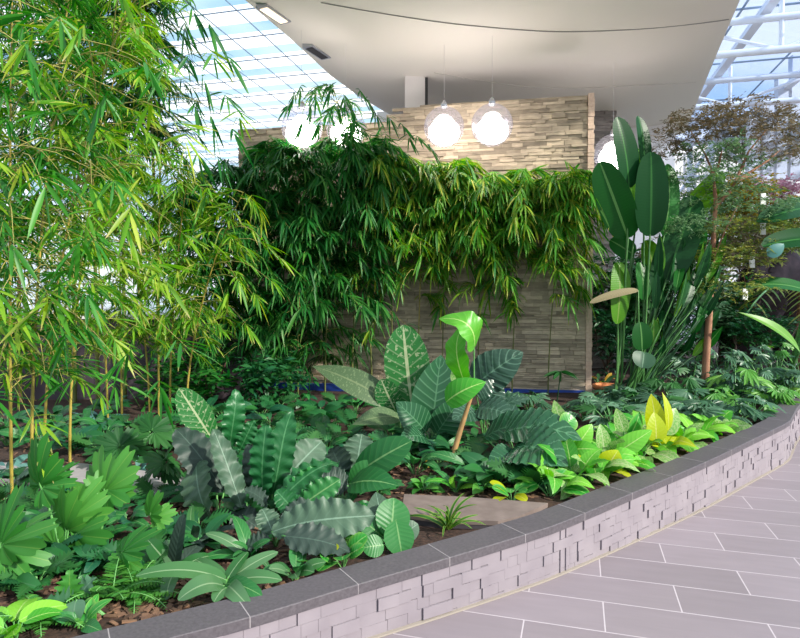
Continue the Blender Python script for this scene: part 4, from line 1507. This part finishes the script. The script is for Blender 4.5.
leafplant('bromeliad', 'green strap plant between the silver anthurium and the spilling bromeliad', 'bromeliad', p, rosette(p, 10, .03, .24, .06, [M_BROAD, M_STRAP], (.6, 1.2), (0, .8), 341, shape='strap', bow=.16, stalk=None))


# ferns
def fern(label, base, fr, mat=M_FERN):
    root = T('fern', label, 'fern', base)
    for az, L, el in fr:
        mb, tw = MB(), MB()
        d = dirv(az, el)
        n = 18
        pts = [base + d * L * t - A(0, 0, 1) * (L * .45 * t * t) for t in np.linspace(0, 1, n)]
        tw.tube(pts, [.003] * n, 4)
        st = []
        for i in range(2, n):
            t = i / n
            tg = nrm(pts[i] - pts[i - 1])
            s = nrm(np.cross(tg, A(0, 0, 1)))
            w = L * .24 * (1 - t) ** .6 * min(1, t * 5)
            for k in (-1, 1):
                st.append((pts[i], s * k + tg * .35, max(w, .01), max(w * .3, .006), .12))
        mb.leaves([a[0] for a in st], [a[1] for a in st], np.array([a[2] for a in st]), np.array([a[3] for a in st]), np.array([a[4] for a in st]), .1, 4)
        f = part(mb, 'frond', mat, root)
        tw.build('frond_stalk', M_STALK, f, base, True)


fern('feathery fern in the near corner beside the coping', gp(112, 600), [(a, U(.26, .4), U(.5, 1.1)) for a in np.linspace(0, 6, 11)])
fern('feathery fern with fronds reaching the coping before the strap rosette', gp(136, 596), [(-.6, .3, .5), (-.2, .36, .5), (.3, .3, .7), (-1.2, .26, .5), (1.5, .3, .9), (3, .3, .7), (2.3, .3, .9)])
fern('pale feathery fern under the outermost lobed leaves', gp(40, 624), [(a, U(.26, .36), U(.5, 1.0)) for a in np.linspace(0.2, 6, 9)])
fern('small fern in the shade behind the brown slab', gp(432, 486), [(a, U(.16, .24), U(.6, 1.1)) for a in np.linspace(0.2, 6, 9)])
p = gp(112, 615)
leafplant('philodendron', 'grey green cut leaved plant rising from the near fern', 'philodendron', p, [
    HL((72, 604), (70, 566), 34, M_SELL, 0, 0, 2.85, **LOBF), HL((74, 606), (40, 600), 34, M_XAN, 0, -.1, 2.8, **LOBF), HL((76, 604), (96, 576), 36, M_XAN, 0, 0, 2.85, **LOBF),
    HL((76, 600), (74, 628), 24, M_XAN, -.03, -.1, 2.78, shape='ovate', hint=A(0, -1, .2)), HL((80, 606), (96, 622), 26, M_ROUND, -.03, -.1, 2.78, shape='ovate', hint=A(0, -.8, .6))])

# lime plants along the coping
LIME = [
    (552, 498, [M_ROUND, M_LIME], 'bright green plant at the near end of the lime row, creeping on the coping', 6, .2),
    (574, 490, [M_LIME, M_LIMEV], 'lime plant with pale heart leaves beside the dark drooping leaf', 8, .24),
    (592, 484, [M_LIMEV, M_LIME], 'lime plant with cream flushed leaves touching the dark drooping leaf', 8, .25),
    (566, 462, [M_LIMEV, M_LIME], 'taller lime plant behind the dark drooping leaf with a round green leaf', 6, .26),
    (606, 478, [M_YEL, M_LIME, M_LIME], 'lime plant carrying one broad yellow leaf low over the coping', 8, .25),
    (624, 470, [M_LIME, M_LIMEV], 'lime plant with a long pointed leaf above the coping', 9, .27),
    (642, 464, [M_LIMEV, M_LIME], 'lime plant with a long cream leaf lying on the coping', 9, .27),
    (618, 450, [M_LIME, M_LIMEV], 'lime plant in the rear of the row below the cut leaved plants', 8, .27),
    (660, 456, [M_YEL, M_YEL, M_LIME], 'lime plant crowned with upright glowing yellow leaves', 9, .3),
    (648, 444, [M_LIME, M_LIMEV], 'lime plant directly behind the glowing yellow leaves', 7, .28),
    (680, 450, [M_LIME, M_LIMEV], 'lime plant beside the yellow crowned one with glossy broad leaves', 9, .27),
    (698, 442, [M_LIME, M_LIME, M_LIMEV], 'lime plant second from the far end of the row', 9, .27),
    (716, 436, [M_LIME, M_LIMEV], 'lime plant at the far end of the row spilling over the coping', 9, .26),
]
for i, (px, py, mats, lb, n, L) in enumerate(LIME):
    p = gp(px, py)
    p[1] += .05
    lv = rosette(p, n + 3, .14, L * 1.12, L * .62, mats, (.5, 1.3), (-.45, .8), 400 + i, shape='ovate', bow=.12, fold=.1, wave=.02, sr=.005)
    leafplant('dumb_cane', lb, 'lime plant', p, lv, 'lime plants along the coping')
p = gp(570, 464)
leafplant('dumb_cane', 'pair of upright lime leaves standing behind the dark drooping leaf', 'lime plant', p, [
    HL((566, 440), (554, 400), 18, M_LIMEV, 0, .05, 5.0, shape='ovate', bow=.06, hint=A(-.2, -1, .3)),
    HL((563, 428), (573, 416), 20, M_ROUND, -.05, 0, 4.95, shape='round', bow=.06, hint=A(.1, -1, .3)),
    HL((574, 448), (592, 424), 20, M_LIME, 0, .05, 4.95, shape='ovate', bow=.08, hint=A(.2, -1, .3)),
    HL((570, 450), (600, 450), 18, M_LIME, -.05, -.15, 4.9, shape='ovate', bow=.1, hint=A(0, -.8, .6))])
p = gp(620, 460)
leafplant('dumb_cane', 'lime plant with a tall pale leaf and a long leaf held level', 'lime plant', p, [
    HL((624, 432), (616, 408), 14, M_LIMEV, 0, .05, 5.0, shape='ovate', bow=.06, hint=A(-.2, -1, .3)),
    HL((618, 452), (652, 430), 20, M_LIME, -.05, -.05, 4.95, shape='ovate', bow=.06, hint=A(.1, -.9, .5)),
    HL((604, 452), (600, 424), 16, M_LIMEV, 0, .05, 4.95, shape='ovate', bow=.06, hint=A(.1, -1, .2)),
    HL((606, 468), (618, 450), 24, M_YEL, -.1, -.1, 4.75, shape='ovate', bow=.1, hint=A(0, -.9, .5)),
    HL((630, 436), (640, 412), 16, M_ROUND, .1, .15, 5.1, shape='ovate', bow=.06, hint=A(.2, -1, .2))])
p = gp(664, 452)
leafplant('dumb_cane', 'single lime plant shoot of three tall yellow leaves over the row', 'lime plant', p, [
    HL((657, 434), (651, 394), 20, M_YEL, 0, .05, 5.2, shape='ovate', bow=.06, hint=A(-.2, -1, .3)),
    HL((668, 432), (662, 392), 13, M_YEL, 0, .05, 5.2, shape='lance', bow=.08, hint=A(.5, -.8, .3)),
    HL((656, 442), (654, 412), 22, M_YEL, -.05, 0, 5.15, shape='ovate', bow=.06, hint=A(.1, -1, .3)),
    HL((664, 434), (676, 408), 20, M_LIMEV, 0, .1, 5.2, shape='ovate', bow=.06)])

# ------------------------------------------------------------------ cut-leaved groundcover on the far side
def cutleaf(label, px, py, n, L, mats, seed, group, pl=.25):
    p = gp(px, py)
    lv = rosette(p, n + 4, pl, L * .85, L * .72, mats, (.5, 1.4), (-.5, .4), seed, palm=True, nl=9, ld=.55, power=1.8, curl=.18, span=2.0, sr=.006)
    leafplant('philodendron', label, 'philodendron', p, lv, group)


for i, (px, py, n, L, mats, lb) in enumerate([
    (584, 420, 9, .3, [M_XAN], 'blue green cut leaved plant in front of the pale wall end'),
    (606, 410, 9, .3, [M_XAN], 'blue green cut leaved plant beside the orange clay patch'),
    (612, 428, 9, .32, [M_XAN, M_SELLD], 'blue green cut leaved plant behind the middle of the lime row'),
    (640, 414, 9, .32, [M_XAN, M_SELLD], 'blue green cut leaved plant at the foot of the paddle leaves'),
    (664, 418, 10, .34, [M_SELLD, M_XAN], 'dark cut leaved plant between the lime row and paddle leaf stalks'),
    (690, 414, 10, .34, [M_XAN], 'blue green cut leaved plant just before the slim tree'),
    (706, 425, 10, .32, [M_XAN, M_XAN], 'silvery cut leaved plant behind the far end of the lime row'),
    (722, 408, 10, .36, [M_XANL, M_SELL], 'fresh cut leaved plant past the slim tree trunk'),
    (735, 424, 9, .32, [M_XAN], 'silvery cut leaved plant inside the bend of the coping'),
    (752, 418, 9, .3, [M_XANL, M_XAN], 'light cut leaved plant overhanging the bend of the coping'),
    (756, 404, 10, .36, [M_XAN], 'grey green cut leaved plant deeper inside the bend'),
    (776, 408, 9, .3, [M_XANL], 'lime tinted cut leaved plant at the tip of the bend'),
    (780, 396, 10, .38, [M_XAN, M_XANL], 'grey green cut leaved plant below the hanging banana leaf'),
    (742, 392, 10, .4, [M_XAN, M_SELLD], 'tall cut leaved plant behind the bend, below the white tags'),
    (716, 392, 10, .38, [M_XAN, M_SELLD], 'tall cut leaved plant behind the slim tree trunk'),
    (800, 388, 9, .4, [M_XAN, M_XANL], 'cut leaved plant at the edge of the view past the bend'),
    (500, 408, 8, .24, [M_XAN], 'grey cut leaved plant under the ribbed slate leaf'),
    (530, 412, 9, .28, [M_XAN], 'grey cut leaved plant at the blue edging of the wall'),
]):
    cutleaf(lb, px, py, n, L, mats, 500 + i, 'cut leaved plants')

for i, (px, py, pl, mats, lb) in enumerate([
    (690, 394, .5, [M_XAN, M_SELLD], 'tall cut leaved plant beside the slim trunk on the paddle leaf side'),
    (722, 391, .6, [M_XAN], 'tall grey green cut leaved plant past the slim trunk'),
    (748, 389, .65, [M_XAN, M_SELLD], 'tall cut leaved plant before the dark rock'),
    (775, 387, .65, [M_XAN, M_XANL], 'tall cut leaved plant in the deepest corner of the bed'),
    (800, 384, .65, [M_XAN], 'tall cut leaved plant at the edge of the view under the banana leaves'),
    (735, 401, .45, [M_XAN, M_XANL], 'cut leaved plant of middle height between the trunk and the bend'),
    (765, 396, .5, [M_XAN], 'grey green cut leaved plant of middle height inside the bend'),
    (790, 401, .45, [M_XANL, M_XAN], 'bright cut leaved plant of middle height beyond the bend'),
    (672, 402, .4, [M_XAN, M_SELLD], 'cut leaved plant leaning on the bird of paradise stalks'),
    (628, 402, .3, [M_XAN], 'cut leaved plant before the thickest paddle leaf stalks'),
    (655, 424, .25, [M_XAN], 'silvery cut leaved plant directly above the glowing yellow leaves'),
    (690, 428, .25, [M_XAN], 'silvery cut leaved plant behind the glossy broad lime leaves'),
]):
    cutleaf(lb, px, py, 9, .36, mats, 560 + i, 'cut leaved plants', pl)

# small parasol palm
p = gp(556, 408)
root = T('fan_palm', 'little fan palm on a thin stalk before the stone wall end', 'palm', p)
c = P(561, 372, p[1] - .2)
mb = MB()
mb.tube(arc(p - A(0, 0, .03), c, .05), .008, 6)
part(mb, 'trunk', M_STALKD, root)
mb = MB()
n = 15
mb.leaves([c] * n, [dirv(PI * (i / (n - 1)) * 1.7 - .9, U(-.35, .1)) for i in range(n)], np.full(n, .24), np.full(n, .055), np.full(n, .25))
part(mb, 'foliage', M_SELLD, root)

# groundcover under the bamboo, along the foot of the stone wall
GC = [(204, 416), (222, 420), (243, 414), (262, 418), (280, 411), (300, 406), (318, 418), (338, 408), (356, 414), (374, 406), (296, 424), (270, 430), (330, 428), (356, 430), (385, 425), (316, 440), (345, 445),
      (470, 420), (455, 428), (190, 428), (208, 432), (420, 452), (400, 460), (415, 475), (370, 470), (480, 470), (470, 480), (178, 450), (196, 450), (470, 452), (496, 486), (528, 488)]
rs = random.Random(9)
for _ in range(400):
    if len(GC) > 108:
        break
    x, y = rs.uniform(0, 540), rs.uniform(412, 600)
    if y > 640 - x * .24 - 40 or y > 520 and x > 240 or y > 470 and x > 390:
        continue
    if 60 < x < 190 and 455 < y < 500 or x < 70 and 455 < y < 490:
        continue
    if min((x - a) ** 2 + ((y - b) * 1.6) ** 2 for a, b in GC) < 21 ** 2:
        continue
    GC.append((x, y))
for i, (px, py) in enumerate(GC):
    p = gp(px, py)
    k = i % 3
    kw = [dict(shape='ovate', bow=.1), LOB, dict(shape='ellip', bow=.12, wave=.04)][k]
    mats = [[M_GRD], [M_SELLD, M_GRD], [M_GRD, M_BROAD]][k]
    lab = ['low dark green groundcover plant with plain oval leaves under the taller plants', 'low dark green groundcover plant with cut leaves under the taller plants', 'low mid green groundcover plant with long leaves under the taller plants'][k]
    leafplant('groundcover_plant', lab, 'groundcover plant', p, rosette(p, 12, .13 if p[1] > 4.5 else .08, .24 if p[1] > 4.5 else .17, [.13, .2, .09][k] * (1 if p[1] > 4.5 else .7), mats, (.5, 1.3), (-.2, .6), 600 + i, **kw, sr=.004), ['oval leaved groundcover', 'cut leaved groundcover', 'long leaved groundcover'][k], single=True)

# orange clay patch
p = gp(606, 396)
root = T('clay_pot', 'half hidden orange clay pot beside the pale wall end', 'pot', p)
mb = MB()
prof = [(0.001, 0), (.14, 0), (.17, .12), (.19, .12), (.19, .16), (.16, .16), (.15, .12), (.001, .1)]
g = np.array([[A(p[0] + r * math.cos(a), p[1] + r * math.sin(a), p[2] + z) for a in np.linspace(0, 2 * PI, 24, endpoint=False)] for r, z in prof])
mb.grid(g, closed=True)
part(mb, 'body', M_TERRA, root)
mb = MB()
mb.tube([p + A(.18 * math.cos(a), .18 * math.sin(a), .155) for a in np.linspace(0, 2 * PI, 25)], .018, 6)
part(mb, 'rim', M_TERRA, root)

# ------------------------------------------------------------------ giant bird of paradise
BD = 8.2
base = gp(652, 412)
base[1] = BD + .1
PAD = dict(shape='paddle', bow=.05, fold=.16, nt=18, stalk=M_BSTK, sr=.014)
lv = [
    HL((628, 238), (600, 162), 34, M_BAN, .0, -.2, BD, **PAD, hint=A(-.4, -.9, .2)),
    HL((629, 188), (617, 117), 27, M_BAND, -.1, -.2, BD, **PAD, hint=A(.3, -1, .1)),
    HL((644, 168), (638, 116), 20, M_BAND, .15, .2, BD, **PAD, hint=A(.5, -.9, .1)),
    HL((637, 215), (641, 148), 26, M_BANL, .25, .3, BD, **PAD, hint=A(0, -1, 0)),
    HL((650, 236), (651, 152), 31, M_BAND, -.15, -.2, BD, **PAD, hint=A(-.2, -1, .1)),
    HL((664, 236), (668, 164), 26, M_BAN, .1, .15, BD, **PAD, hint=A(.4, -.9, .1)),
    HL((676, 236), (722, 172), 24, M_BANL, .3, .5, BD, **PAD, hint=A(-.3, -.9, .3)),
    HL((666, 280), (694, 196), 36, M_BAND, .1, .2, BD, **PAD, hint=A(-.2, -1, .2)),
    HL((672, 262), (700, 225), 34, M_BAN, .3, .5, BD, **PAD, hint=A(-.2, -1, .2)),
    HL((619, 262), (617, 324), 22, M_BANL, .1, .0, BD, **PAD, hint=A(.2, -1, .1)),
    HL((640, 262), (643, 300), 20, M_BAN, .1, .0, BD, **PAD, hint=A(.4, -1, .1)),
    HL((642, 350), (640, 322), 20, M_BAN, -.3, -.3, BD, **PAD, hint=A(0, -1, .2)),
    HL((644, 352), (642, 368), 22, M_XAN, -.3, -.4, BD, **PAD, hint=A(0, -.9, .5)),
    HL((638, 290), (590, 303), 10, M_DRY, -.1, -.2, BD, **PAD, hint=A(0, -.7, .8)),
    HL((634, 255), (610, 240), 22, M_BAN, .4, .4, BD, **PAD, hint=A(-.2, -1, .2)),
    HL((655, 285), (646, 240), 26, M_BANL, .4, .4, BD, **PAD, hint=A(.2, -1, .1)),
]
random.seed(77)
for i in range(60):      # narrow stalk leaves fanning to the far side
    x = U(648, 728)
    y = U(228, 335)
    a, b = (652 + (x - 652) * .72, 412 + (y - 412) * .72), (x, y)
    lv.append(HL(a, b, U(5, 12), random.choice([M_BAN, M_BAND, M_BAND, M_BAND, M_BAND, M_BANL]), U(-.2, .4), U(-.2, .5), BD, shape='lance', bow=.04, fold=.2, stalk=random.choice([M_BSTK, M_STALKD, M_STALKD]), sr=.009, hint=A(U(-.6, .6), -1, .2)))
lf2 = []
for q in lv:
    q = dict(q)
    q['sb'] = base + A(U(-.22, .22), U(-.15, .15), -.05)
    q['lift'] = 0.01
    lf2.append(q)
leafplant('bird_of_paradise', 'giant paddle leaved bird of paradise plant at the end of the stone wall', 'bird of paradise', base, lf2)

# banana at the far side, leaves reaching in from outside the view
base = A(6.35, 9.8, soil(6.35, 9.8))
leafplant('banana_plant', 'banana plant reaching in with long dark horizontal leaves', 'banana plant', base, [
    HL((836, 214), (757, 222), 26, M_BAND, 0, -.7, 8.8, shape='paddle', bow=.1, fold=.2, sr=.03, hint=A(0, -.75, .65)),
    HL((838, 242), (762, 246), 26, M_BAND, 0, -.6, 8.6, shape='paddle', bow=.06, fold=.2, sr=.03, hint=A(0, -.75, .65)),
    HL((768, 256), (784, 244), 13, M_AGAVE, 0, 0, 7.9, shape='ovate', hint=A(0, -.9, .4), sb=P(800, 244, 8.3), sr=.01),
    HL((822, 302), (745, 286), 18, M_BAN, 0, -.3, 9.0, shape='paddle', bow=.12, fold=.2, sr=.025, hint=A(0, -.7, .7)),
    HL((800, 352), (738, 312), 12, M_XANL, 0, -.2, 8.9, shape='lance', bow=.1, fold=.2, sr=.02, hint=A(0, -.8, .6)),
    HL((838, 190), (890, 120), 40, M_BAN, 0, 0, 9.2, shape='paddle', bow=.1, hint=A(0, -1, .2)),
])


# ------------------------------------------------------------------ trees and shrubs with fine leaves
def tree(name, label, cat, base, trunk, tr, branches, clouds, leafL, bark, group=None, wr=.35):
    """trunk: list of points; clouds: (centre, radii, n, mat)"""
    root = T(name, label, cat, base, group)
    mb = MB()
    k = len(trunk)
    mb.tube(trunk, [tr * (1 - .55 * i / max(1, k - 1)) for i in range(k)], 9)
    part(mb, 'trunk', bark, root)
    if branches:
        mb = MB()
        for a, b, r in branches:
            m = (a + b) / 2 + A(U(-.1, .1), U(-.1, .1), U(-.05, .1)) * np.linalg.norm(b - a)
            q = [a, a * .55 + m * .45, m, m * .5 + b * .5, b]
            mb.tube(q, [r, r * .85, r * .7, r * .5, r * .25], 6)
        part(mb, 'branch', bark, root)
    by = {}
    for c, rad, n, mat in clouds:
        mbq = by.setdefault(mat.name, (MB(), mat))[0]
        pts, ds = [], []
        nc = max(1, n // 14)
        for _ in range(nc):
            v = rng.normal(0, 1, 3)
            v = v / np.linalg.norm(v) * rng.uniform(.2, 1) ** .4
            q = c + v * rad
            w = rng.normal(0, 1, 3) * A(1, 1, .4)
            w = nrm(w)
            for j in range(14):
                pts.append(q + w * leafL * (j // 2) * .45 + rng.normal(0, leafL * .12, 3))
                s = np.cross(w, A(0, 0, 1)) * (1 if j % 2 else -1)
                ds.append(s + w * .5 + rng.normal(0, .25, 3))
        m = len(pts)
        L = rng.uniform(.7, 1.2, m) * leafL
        mbq.leaves(pts, ds, L, L * wr, np.full(m, .15), .15, 3, .5, .6)
    for mb, mat in by.values():
        part(mb, 'foliage', mat, root)
    return root


random.seed(31)
td = 8.4
b0 = gp(706, 404)
b0 = np.array([P(705, 380, td)[0], td, b0[2]])
tk = [b0 - A(0, 0, .05), P(706, 360, td), P(709, 320, td), P(711, 280, td), P(713, 250, td), P(714, 225, td), P(716, 205, td)]
J = tk[-1]
tips = [P(700, 165, td + .2), P(722, 150, td - .3), P(745, 165, td + .1), P(768, 128, td), P(690, 130, td + .3), P(738, 205, td - .2), P(760, 180, td + .3), P(780, 150, td + .2)]
br = [(J, P(735, 182, td - .1), .035), (J, P(714, 175, td), .035)]
br += [(P(735, 182, td - .1), t, .02) for t in tips[2:4] + tips[6:]] + [(P(714, 175, td), t, .02) for t in tips[:2] + [tips[4]]] + [(P(712, 262, td), tips[5], .015)]
cl = []
for x, y, rx, rz, n, mt in [(705, 118, .55, .12, 420, M_SEED), (740, 112, .6, .14, 460, M_SEED), (690, 134, .5, .12, 380, M_SEED), (665, 150, .35, .1, 200, M_SEED), (765, 125, .4, .15, 300, M_SEED), (780, 150, .4, .12, 220, M_SEED),
                            (712, 150, .5, .1, 420, M_TREE), (742, 162, .45, .1, 350, M_TREE), (700, 176, .5, .1, 400, M_TREE), (735, 190, .55, .1, 420, M_TREE), (705, 205, .5, .1, 350, M_TREE), (690, 225, .45, .12, 350, M_TREE),
                            (735, 225, .5, .12, 320, M_OLIVE), (720, 255, .5, .15, 300, M_OLIVE), (745, 255, .5, .15, 260, M_OLIVE), (690, 262, .4, .2, 260, M_TREE), (735, 285, .5, .2, 280, M_OLIVE), (770, 205, .4, .1, 200, M_TREE)]:
    cl.append((P(x, y, td + U(-.3, .3)), A(rx, rx, rz), n, mt))
tree('slim_tree', 'slim brown trunked tree with layered feathery twigs and brown seed heads', 'tree', b0, tk, .055, br, [(c, r, int(n * 3.6), m) for c, r, n, m in cl], .05, M_BARK)

# white tags hanging in the slim tree
for (px, py), lb in [((763, 229), 'white hanging tag near the upper banana leaf'), ((752, 262), 'white hanging tag below the lower banana leaf'), ((745, 294), 'white hanging tag lowest of the three near the dark rock'), ((763, 199), 'white hanging tag highest of all, beside golden foliage')]:
    p = P(px, py, 8.5)
    root = T('hanging_tag', lb, 'tag', p)
    mb = MB()
    mb.box((-.032, -.015, -.08), (.032, .015, .08), (p, A(1, 0, 0), A(0, 1, 0), A(0, 0, 1)))
    part(mb, 'tag_body', M_TAG, root, False)
    mb = MB()
    q = min([c[0] for c in cl], key=lambda c: np.linalg.norm(c - p - A(0, 0, .35)))
    mb.tube([p + A(0, 0, .08), p + A(0, 0, .15), p + A(-.02, .0, .26)], .003, 5)
    part(mb, 'string', M_BARK, root)

# planting beyond, on the far side of the hall
def shrub(name, label, cat, px, py, d, rad, n, mats, L, h=None, group=None, bark=M_BARKD):
    c = P(px, py, d)
    b = A(c[0], c[1], 0.02)
    cl_ = [(c + rng.normal(0, .35, 3) * rad, rad * rng.uniform(.5, .8), n // (2 * len(mats)), m) for m in mats for _ in range(2)]
    tree(name, label, cat, b, [b - A(0, 0, .02), (b * .6 + c * .4) + A(.03, .02, 0), c], max(.03, rad[0] * .05), [(b * .5 + c * .5, c + A(s * rad[0] * .6, 0, rad[2] * .4), .02) for s in (-1, 1)], cl_, L, bark, group)


FAR = [
    ('shrub', 'golden leaved shrub in the hall behind the slim tree', 'shrub', 745, 200, 13, A(.9, .6, .6), 3000, [M_GOLD, M_OLIVE], .12),
    ('shrub', 'olive shrub in the hall beyond the slim tree trunk', 'shrub', 722, 250, 12, A(1.2, .7, .9), 5000, [M_OLIVE, M_SEED], .12),
    ('shrub', 'olive shrub in the hall beneath the pink blossom', 'shrub', 780, 215, 14, A(1.3, .8, .9), 4200, [M_OLIVE, M_GOLD], .13),
    ('shrub', 'pink flowering shrub far in the hall', 'flowering shrub', 782, 188, 16, A(.8, .6, .35), 1300, [M_PINK], .14),
    ('shrub', 'brown seeded shrub tree beneath the pale ribbed wall', 'shrub', 775, 140, 18, A(1.8, 1, 1.3), 4200, [M_SEED, M_OLIVE], .15),
    ('shrub', 'brownish tree crown deep in the hall below the roof trusses', 'tree', 750, 125, 20, A(1.6, 1, 1.2), 3600, [M_SEED], .16),
    ('shrub', 'mid green shrub tree between the steel tower and the slim tree', 'shrub', 700, 225, 14.5, A(1.5, .8, 1.2), 5200, [M_TREE, M_OLIVE], .13),
    ('shrub', 'mid green shrub tree behind the upper banana leaf', 'shrub', 765, 250, 15, A(1.5, .8, 1.0), 4600, [M_OLIVE, M_TREE], .13),
    ('shrub', 'yellow green shrub beside the dark rock', 'shrub', 735, 300, 11.5, A(.9, .6, .7), 1400, [M_OLIVE, M_GOLD], .1),
    ('shrub', 'green shrub behind the bird of paradise stalks', 'shrub', 700, 290, 11, A(1.1, .6, 1.2), 5200, [M_TREE, M_SELLD], .13),
    ('shrub', 'dark green shrub filling behind the paddle leaves and stone wall end', 'shrub', 640, 300, 11.3, A(1.0, .6, 1.2), 3400, [M_SELLD], .16),
    ('shrub', 'dark leafy shrub low beside the pale wall end', 'shrub', 607, 345, 10.3, A(.35, .4, .7), 700, [M_DARK, M_GRD], .14),
    ('shrub', 'dark bushy shrub under the long dark banana leaves', 'shrub', 770, 325, 10.5, A(1.0, .6, .45), 1300, [M_GRD, M_SELLD], .12),
    ('shrub', 'dense dark shrub before the charcoal wall under the thin bamboo', 'shrub', 205, 370, 8.3, A(.55, .35, .5), 800, [M_BAMD], .16),
    ('shrub', 'dark bushy shrub between the thin bamboo row and shaded clump', 'shrub', 250, 385, 8.2, A(.6, .35, .35), 700, [M_GRD], .14),
]
for f in FAR:
    shrub(*f)


def rock(label, px, py, d, r, seed):
    rs = np.random.default_rng(seed)
    c = P(px, py, d)
    mb = MB()
    nu, nv = 28, 18
    g = np.zeros((nv + 1, nu, 3))
    k = rs.normal(0, 1, (6, 3))
    for i in range(nv + 1):
        for j in range(nu):
            a, b = PI * i / nv, 2 * PI * j / nu
            v = A(math.sin(a) * math.cos(b), math.sin(a) * math.sin(b), math.cos(a))
            f = 1 + .2 * sum(math.sin((2 + 1.3 * m) * np.dot(v, q) + m) / (1 + .5 * m) for m, q in enumerate(k))
            g[i, j] = c + v * r * f
    mb.grid(g, closed=True)
    o = mb.build('rock', M_ROCK, None, A(c[0], c[1], 0), True)
    tag(o, label, 'rock')


rock('large dark rock mound in the shade below the banana leaves', 778, 300, 12.5, A(1.0, .7, 1.0), 2)
rock('smaller dark rock beside the mound, below the yellow green shrub', 748, 325, 12, A(.7, .6, .8), 4)
# palm trunk at the edge of view
b = P(803, 330, 11.2) * A(1, 1, 0)
root = T('palm_tree', 'brown palm trunk beside the dark rock at the edge of view', 'palm', b)
mb = MB()
pts, rr = [], []
for i in range(10):
    z = i * .2
    pts += [b + A(.02 * math.sin(i), 0, z), b + A(.02 * math.sin(i), 0, z + .1)]
    rr += [.13, .1]
mb.tube(pts, rr, 10)
part(mb, 'trunk', M_BARK, root)
st = []
c = pts[-1]
mb, tw = MB(), MB()
for i in range(9):
    d = dirv(i * .7, .5)
    fp = [c + d * 1.7 * t - A(0, 0, 1) * 1.3 * t * t for t in np.linspace(0, 1, 14)]
    tw.tube(fp, [.02] * 14, 5)
    P_, D_ = [], []
    for q0, q1 in zip(fp[1:-1], fp[2:]):
        s = nrm(np.cross(q1 - q0, A(0, 0, 1)))
        for k in (-1, 1):
            P_.append(q0)
            D_.append(s * k + nrm(q1 - q0) * .5)
    mb.leaves(P_, D_, np.full(len(P_), .4), np.full(len(P_), .04), np.full(len(P_), .4))
part(mb, 'frond', M_OLIVE, root)
part(tw, 'frond_stalk', M_STALK, root)

# ------------------------------------------------------------------ light
w = bpy.data.worlds.new('world')
SC.world = w
w.use_nodes = True
nt = w.node_tree
nt.nodes.clear()
out = nt.nodes.new('ShaderNodeOutputWorld')
bg = nt.nodes.new('ShaderNodeBackground')
tc = nt.nodes.new('ShaderNodeTexCoord')
mp = nt.nodes.new('ShaderNodeMapping')
mp.inputs['Scale'].default_value = (1.5, 1.5, 4)
nz = nt.nodes.new('ShaderNodeTexNoise')
nz.inputs['Scale'].default_value = 2.2
nz.inputs['Detail'].default_value = 6
cr = nt.nodes.new('ShaderNodeValToRGB')
cr.color_ramp.elements[0].position = 0.42
cr.color_ramp.elements[0].color = C('#b9d6f2')
cr.color_ramp.elements[1].position = 0.6
cr.color_ramp.elements[1].color = C('#ffffff')
sp = nt.nodes.new('ShaderNodeSeparateXYZ')
gr = nt.nodes.new('ShaderNodeValToRGB')       # ground below the horizon
gr.color_ramp.elements[0].position = 0.49
gr.color_ramp.elements[0].color = C('#c9c3bb')
gr.color_ramp.elements[1].position = 0.5
gr.color_ramp.elements[1].color = (1, 1, 1, 1)
mr = nt.nodes.new('ShaderNodeMapRange')
mr.inputs[1].default_value = -1
mr.inputs[2].default_value = 1
mx = nt.nodes.new('ShaderNodeMix')
mx.data_type = 'RGBA'
mx.blend_type = 'MULTIPLY'
mx.inputs[0].default_value = 1
L = nt.links.new
L(tc.outputs['Generated'], mp.inputs[0])
L(mp.outputs[0], nz.inputs['Vector'])
L(nz.outputs[0], cr.inputs[0])
L(tc.outputs['Generated'], sp.inputs[0])
L(sp.outputs[2], mr.inputs[0])
L(mr.outputs[0], gr.inputs[0])
L(cr.outputs[0], mx.inputs[6])
L(gr.outputs[0], mx.inputs[7])
L(mx.outputs[2], bg.inputs[0])
bg.inputs[1].default_value = 1.0
L(bg.outputs[0], out.inputs[0])

sd = bpy.data.lights.new('sun', 'SUN')
sd.energy = 5.0
sd.angle = R(2.5)
sd.color = (1.0, 0.95, 0.85)
so = bpy.data.objects.new('sun', sd)
COL.objects.link(so)
so.location = (8, -8, 14)
frm = Vector((0.88, -0.50, 0.62)).normalized()
so.rotation_euler = frm.to_track_quat('Z', 'Y').to_euler()

SC.view_settings.view_transform = 'Standard'
SC.view_settings.look = 'None'
SC.view_settings.exposure = 0.55
SC.view_settings.gamma = 1
SC.view_settings.use_curve_mapping = False
cy = SC.cycles
cy.max_bounces = 8
cy.transparent_max_bounces = 12
cy.caustics_reflective = False
cy.caustics_refractive = False
cy.sample_clamp_indirect = 4.0
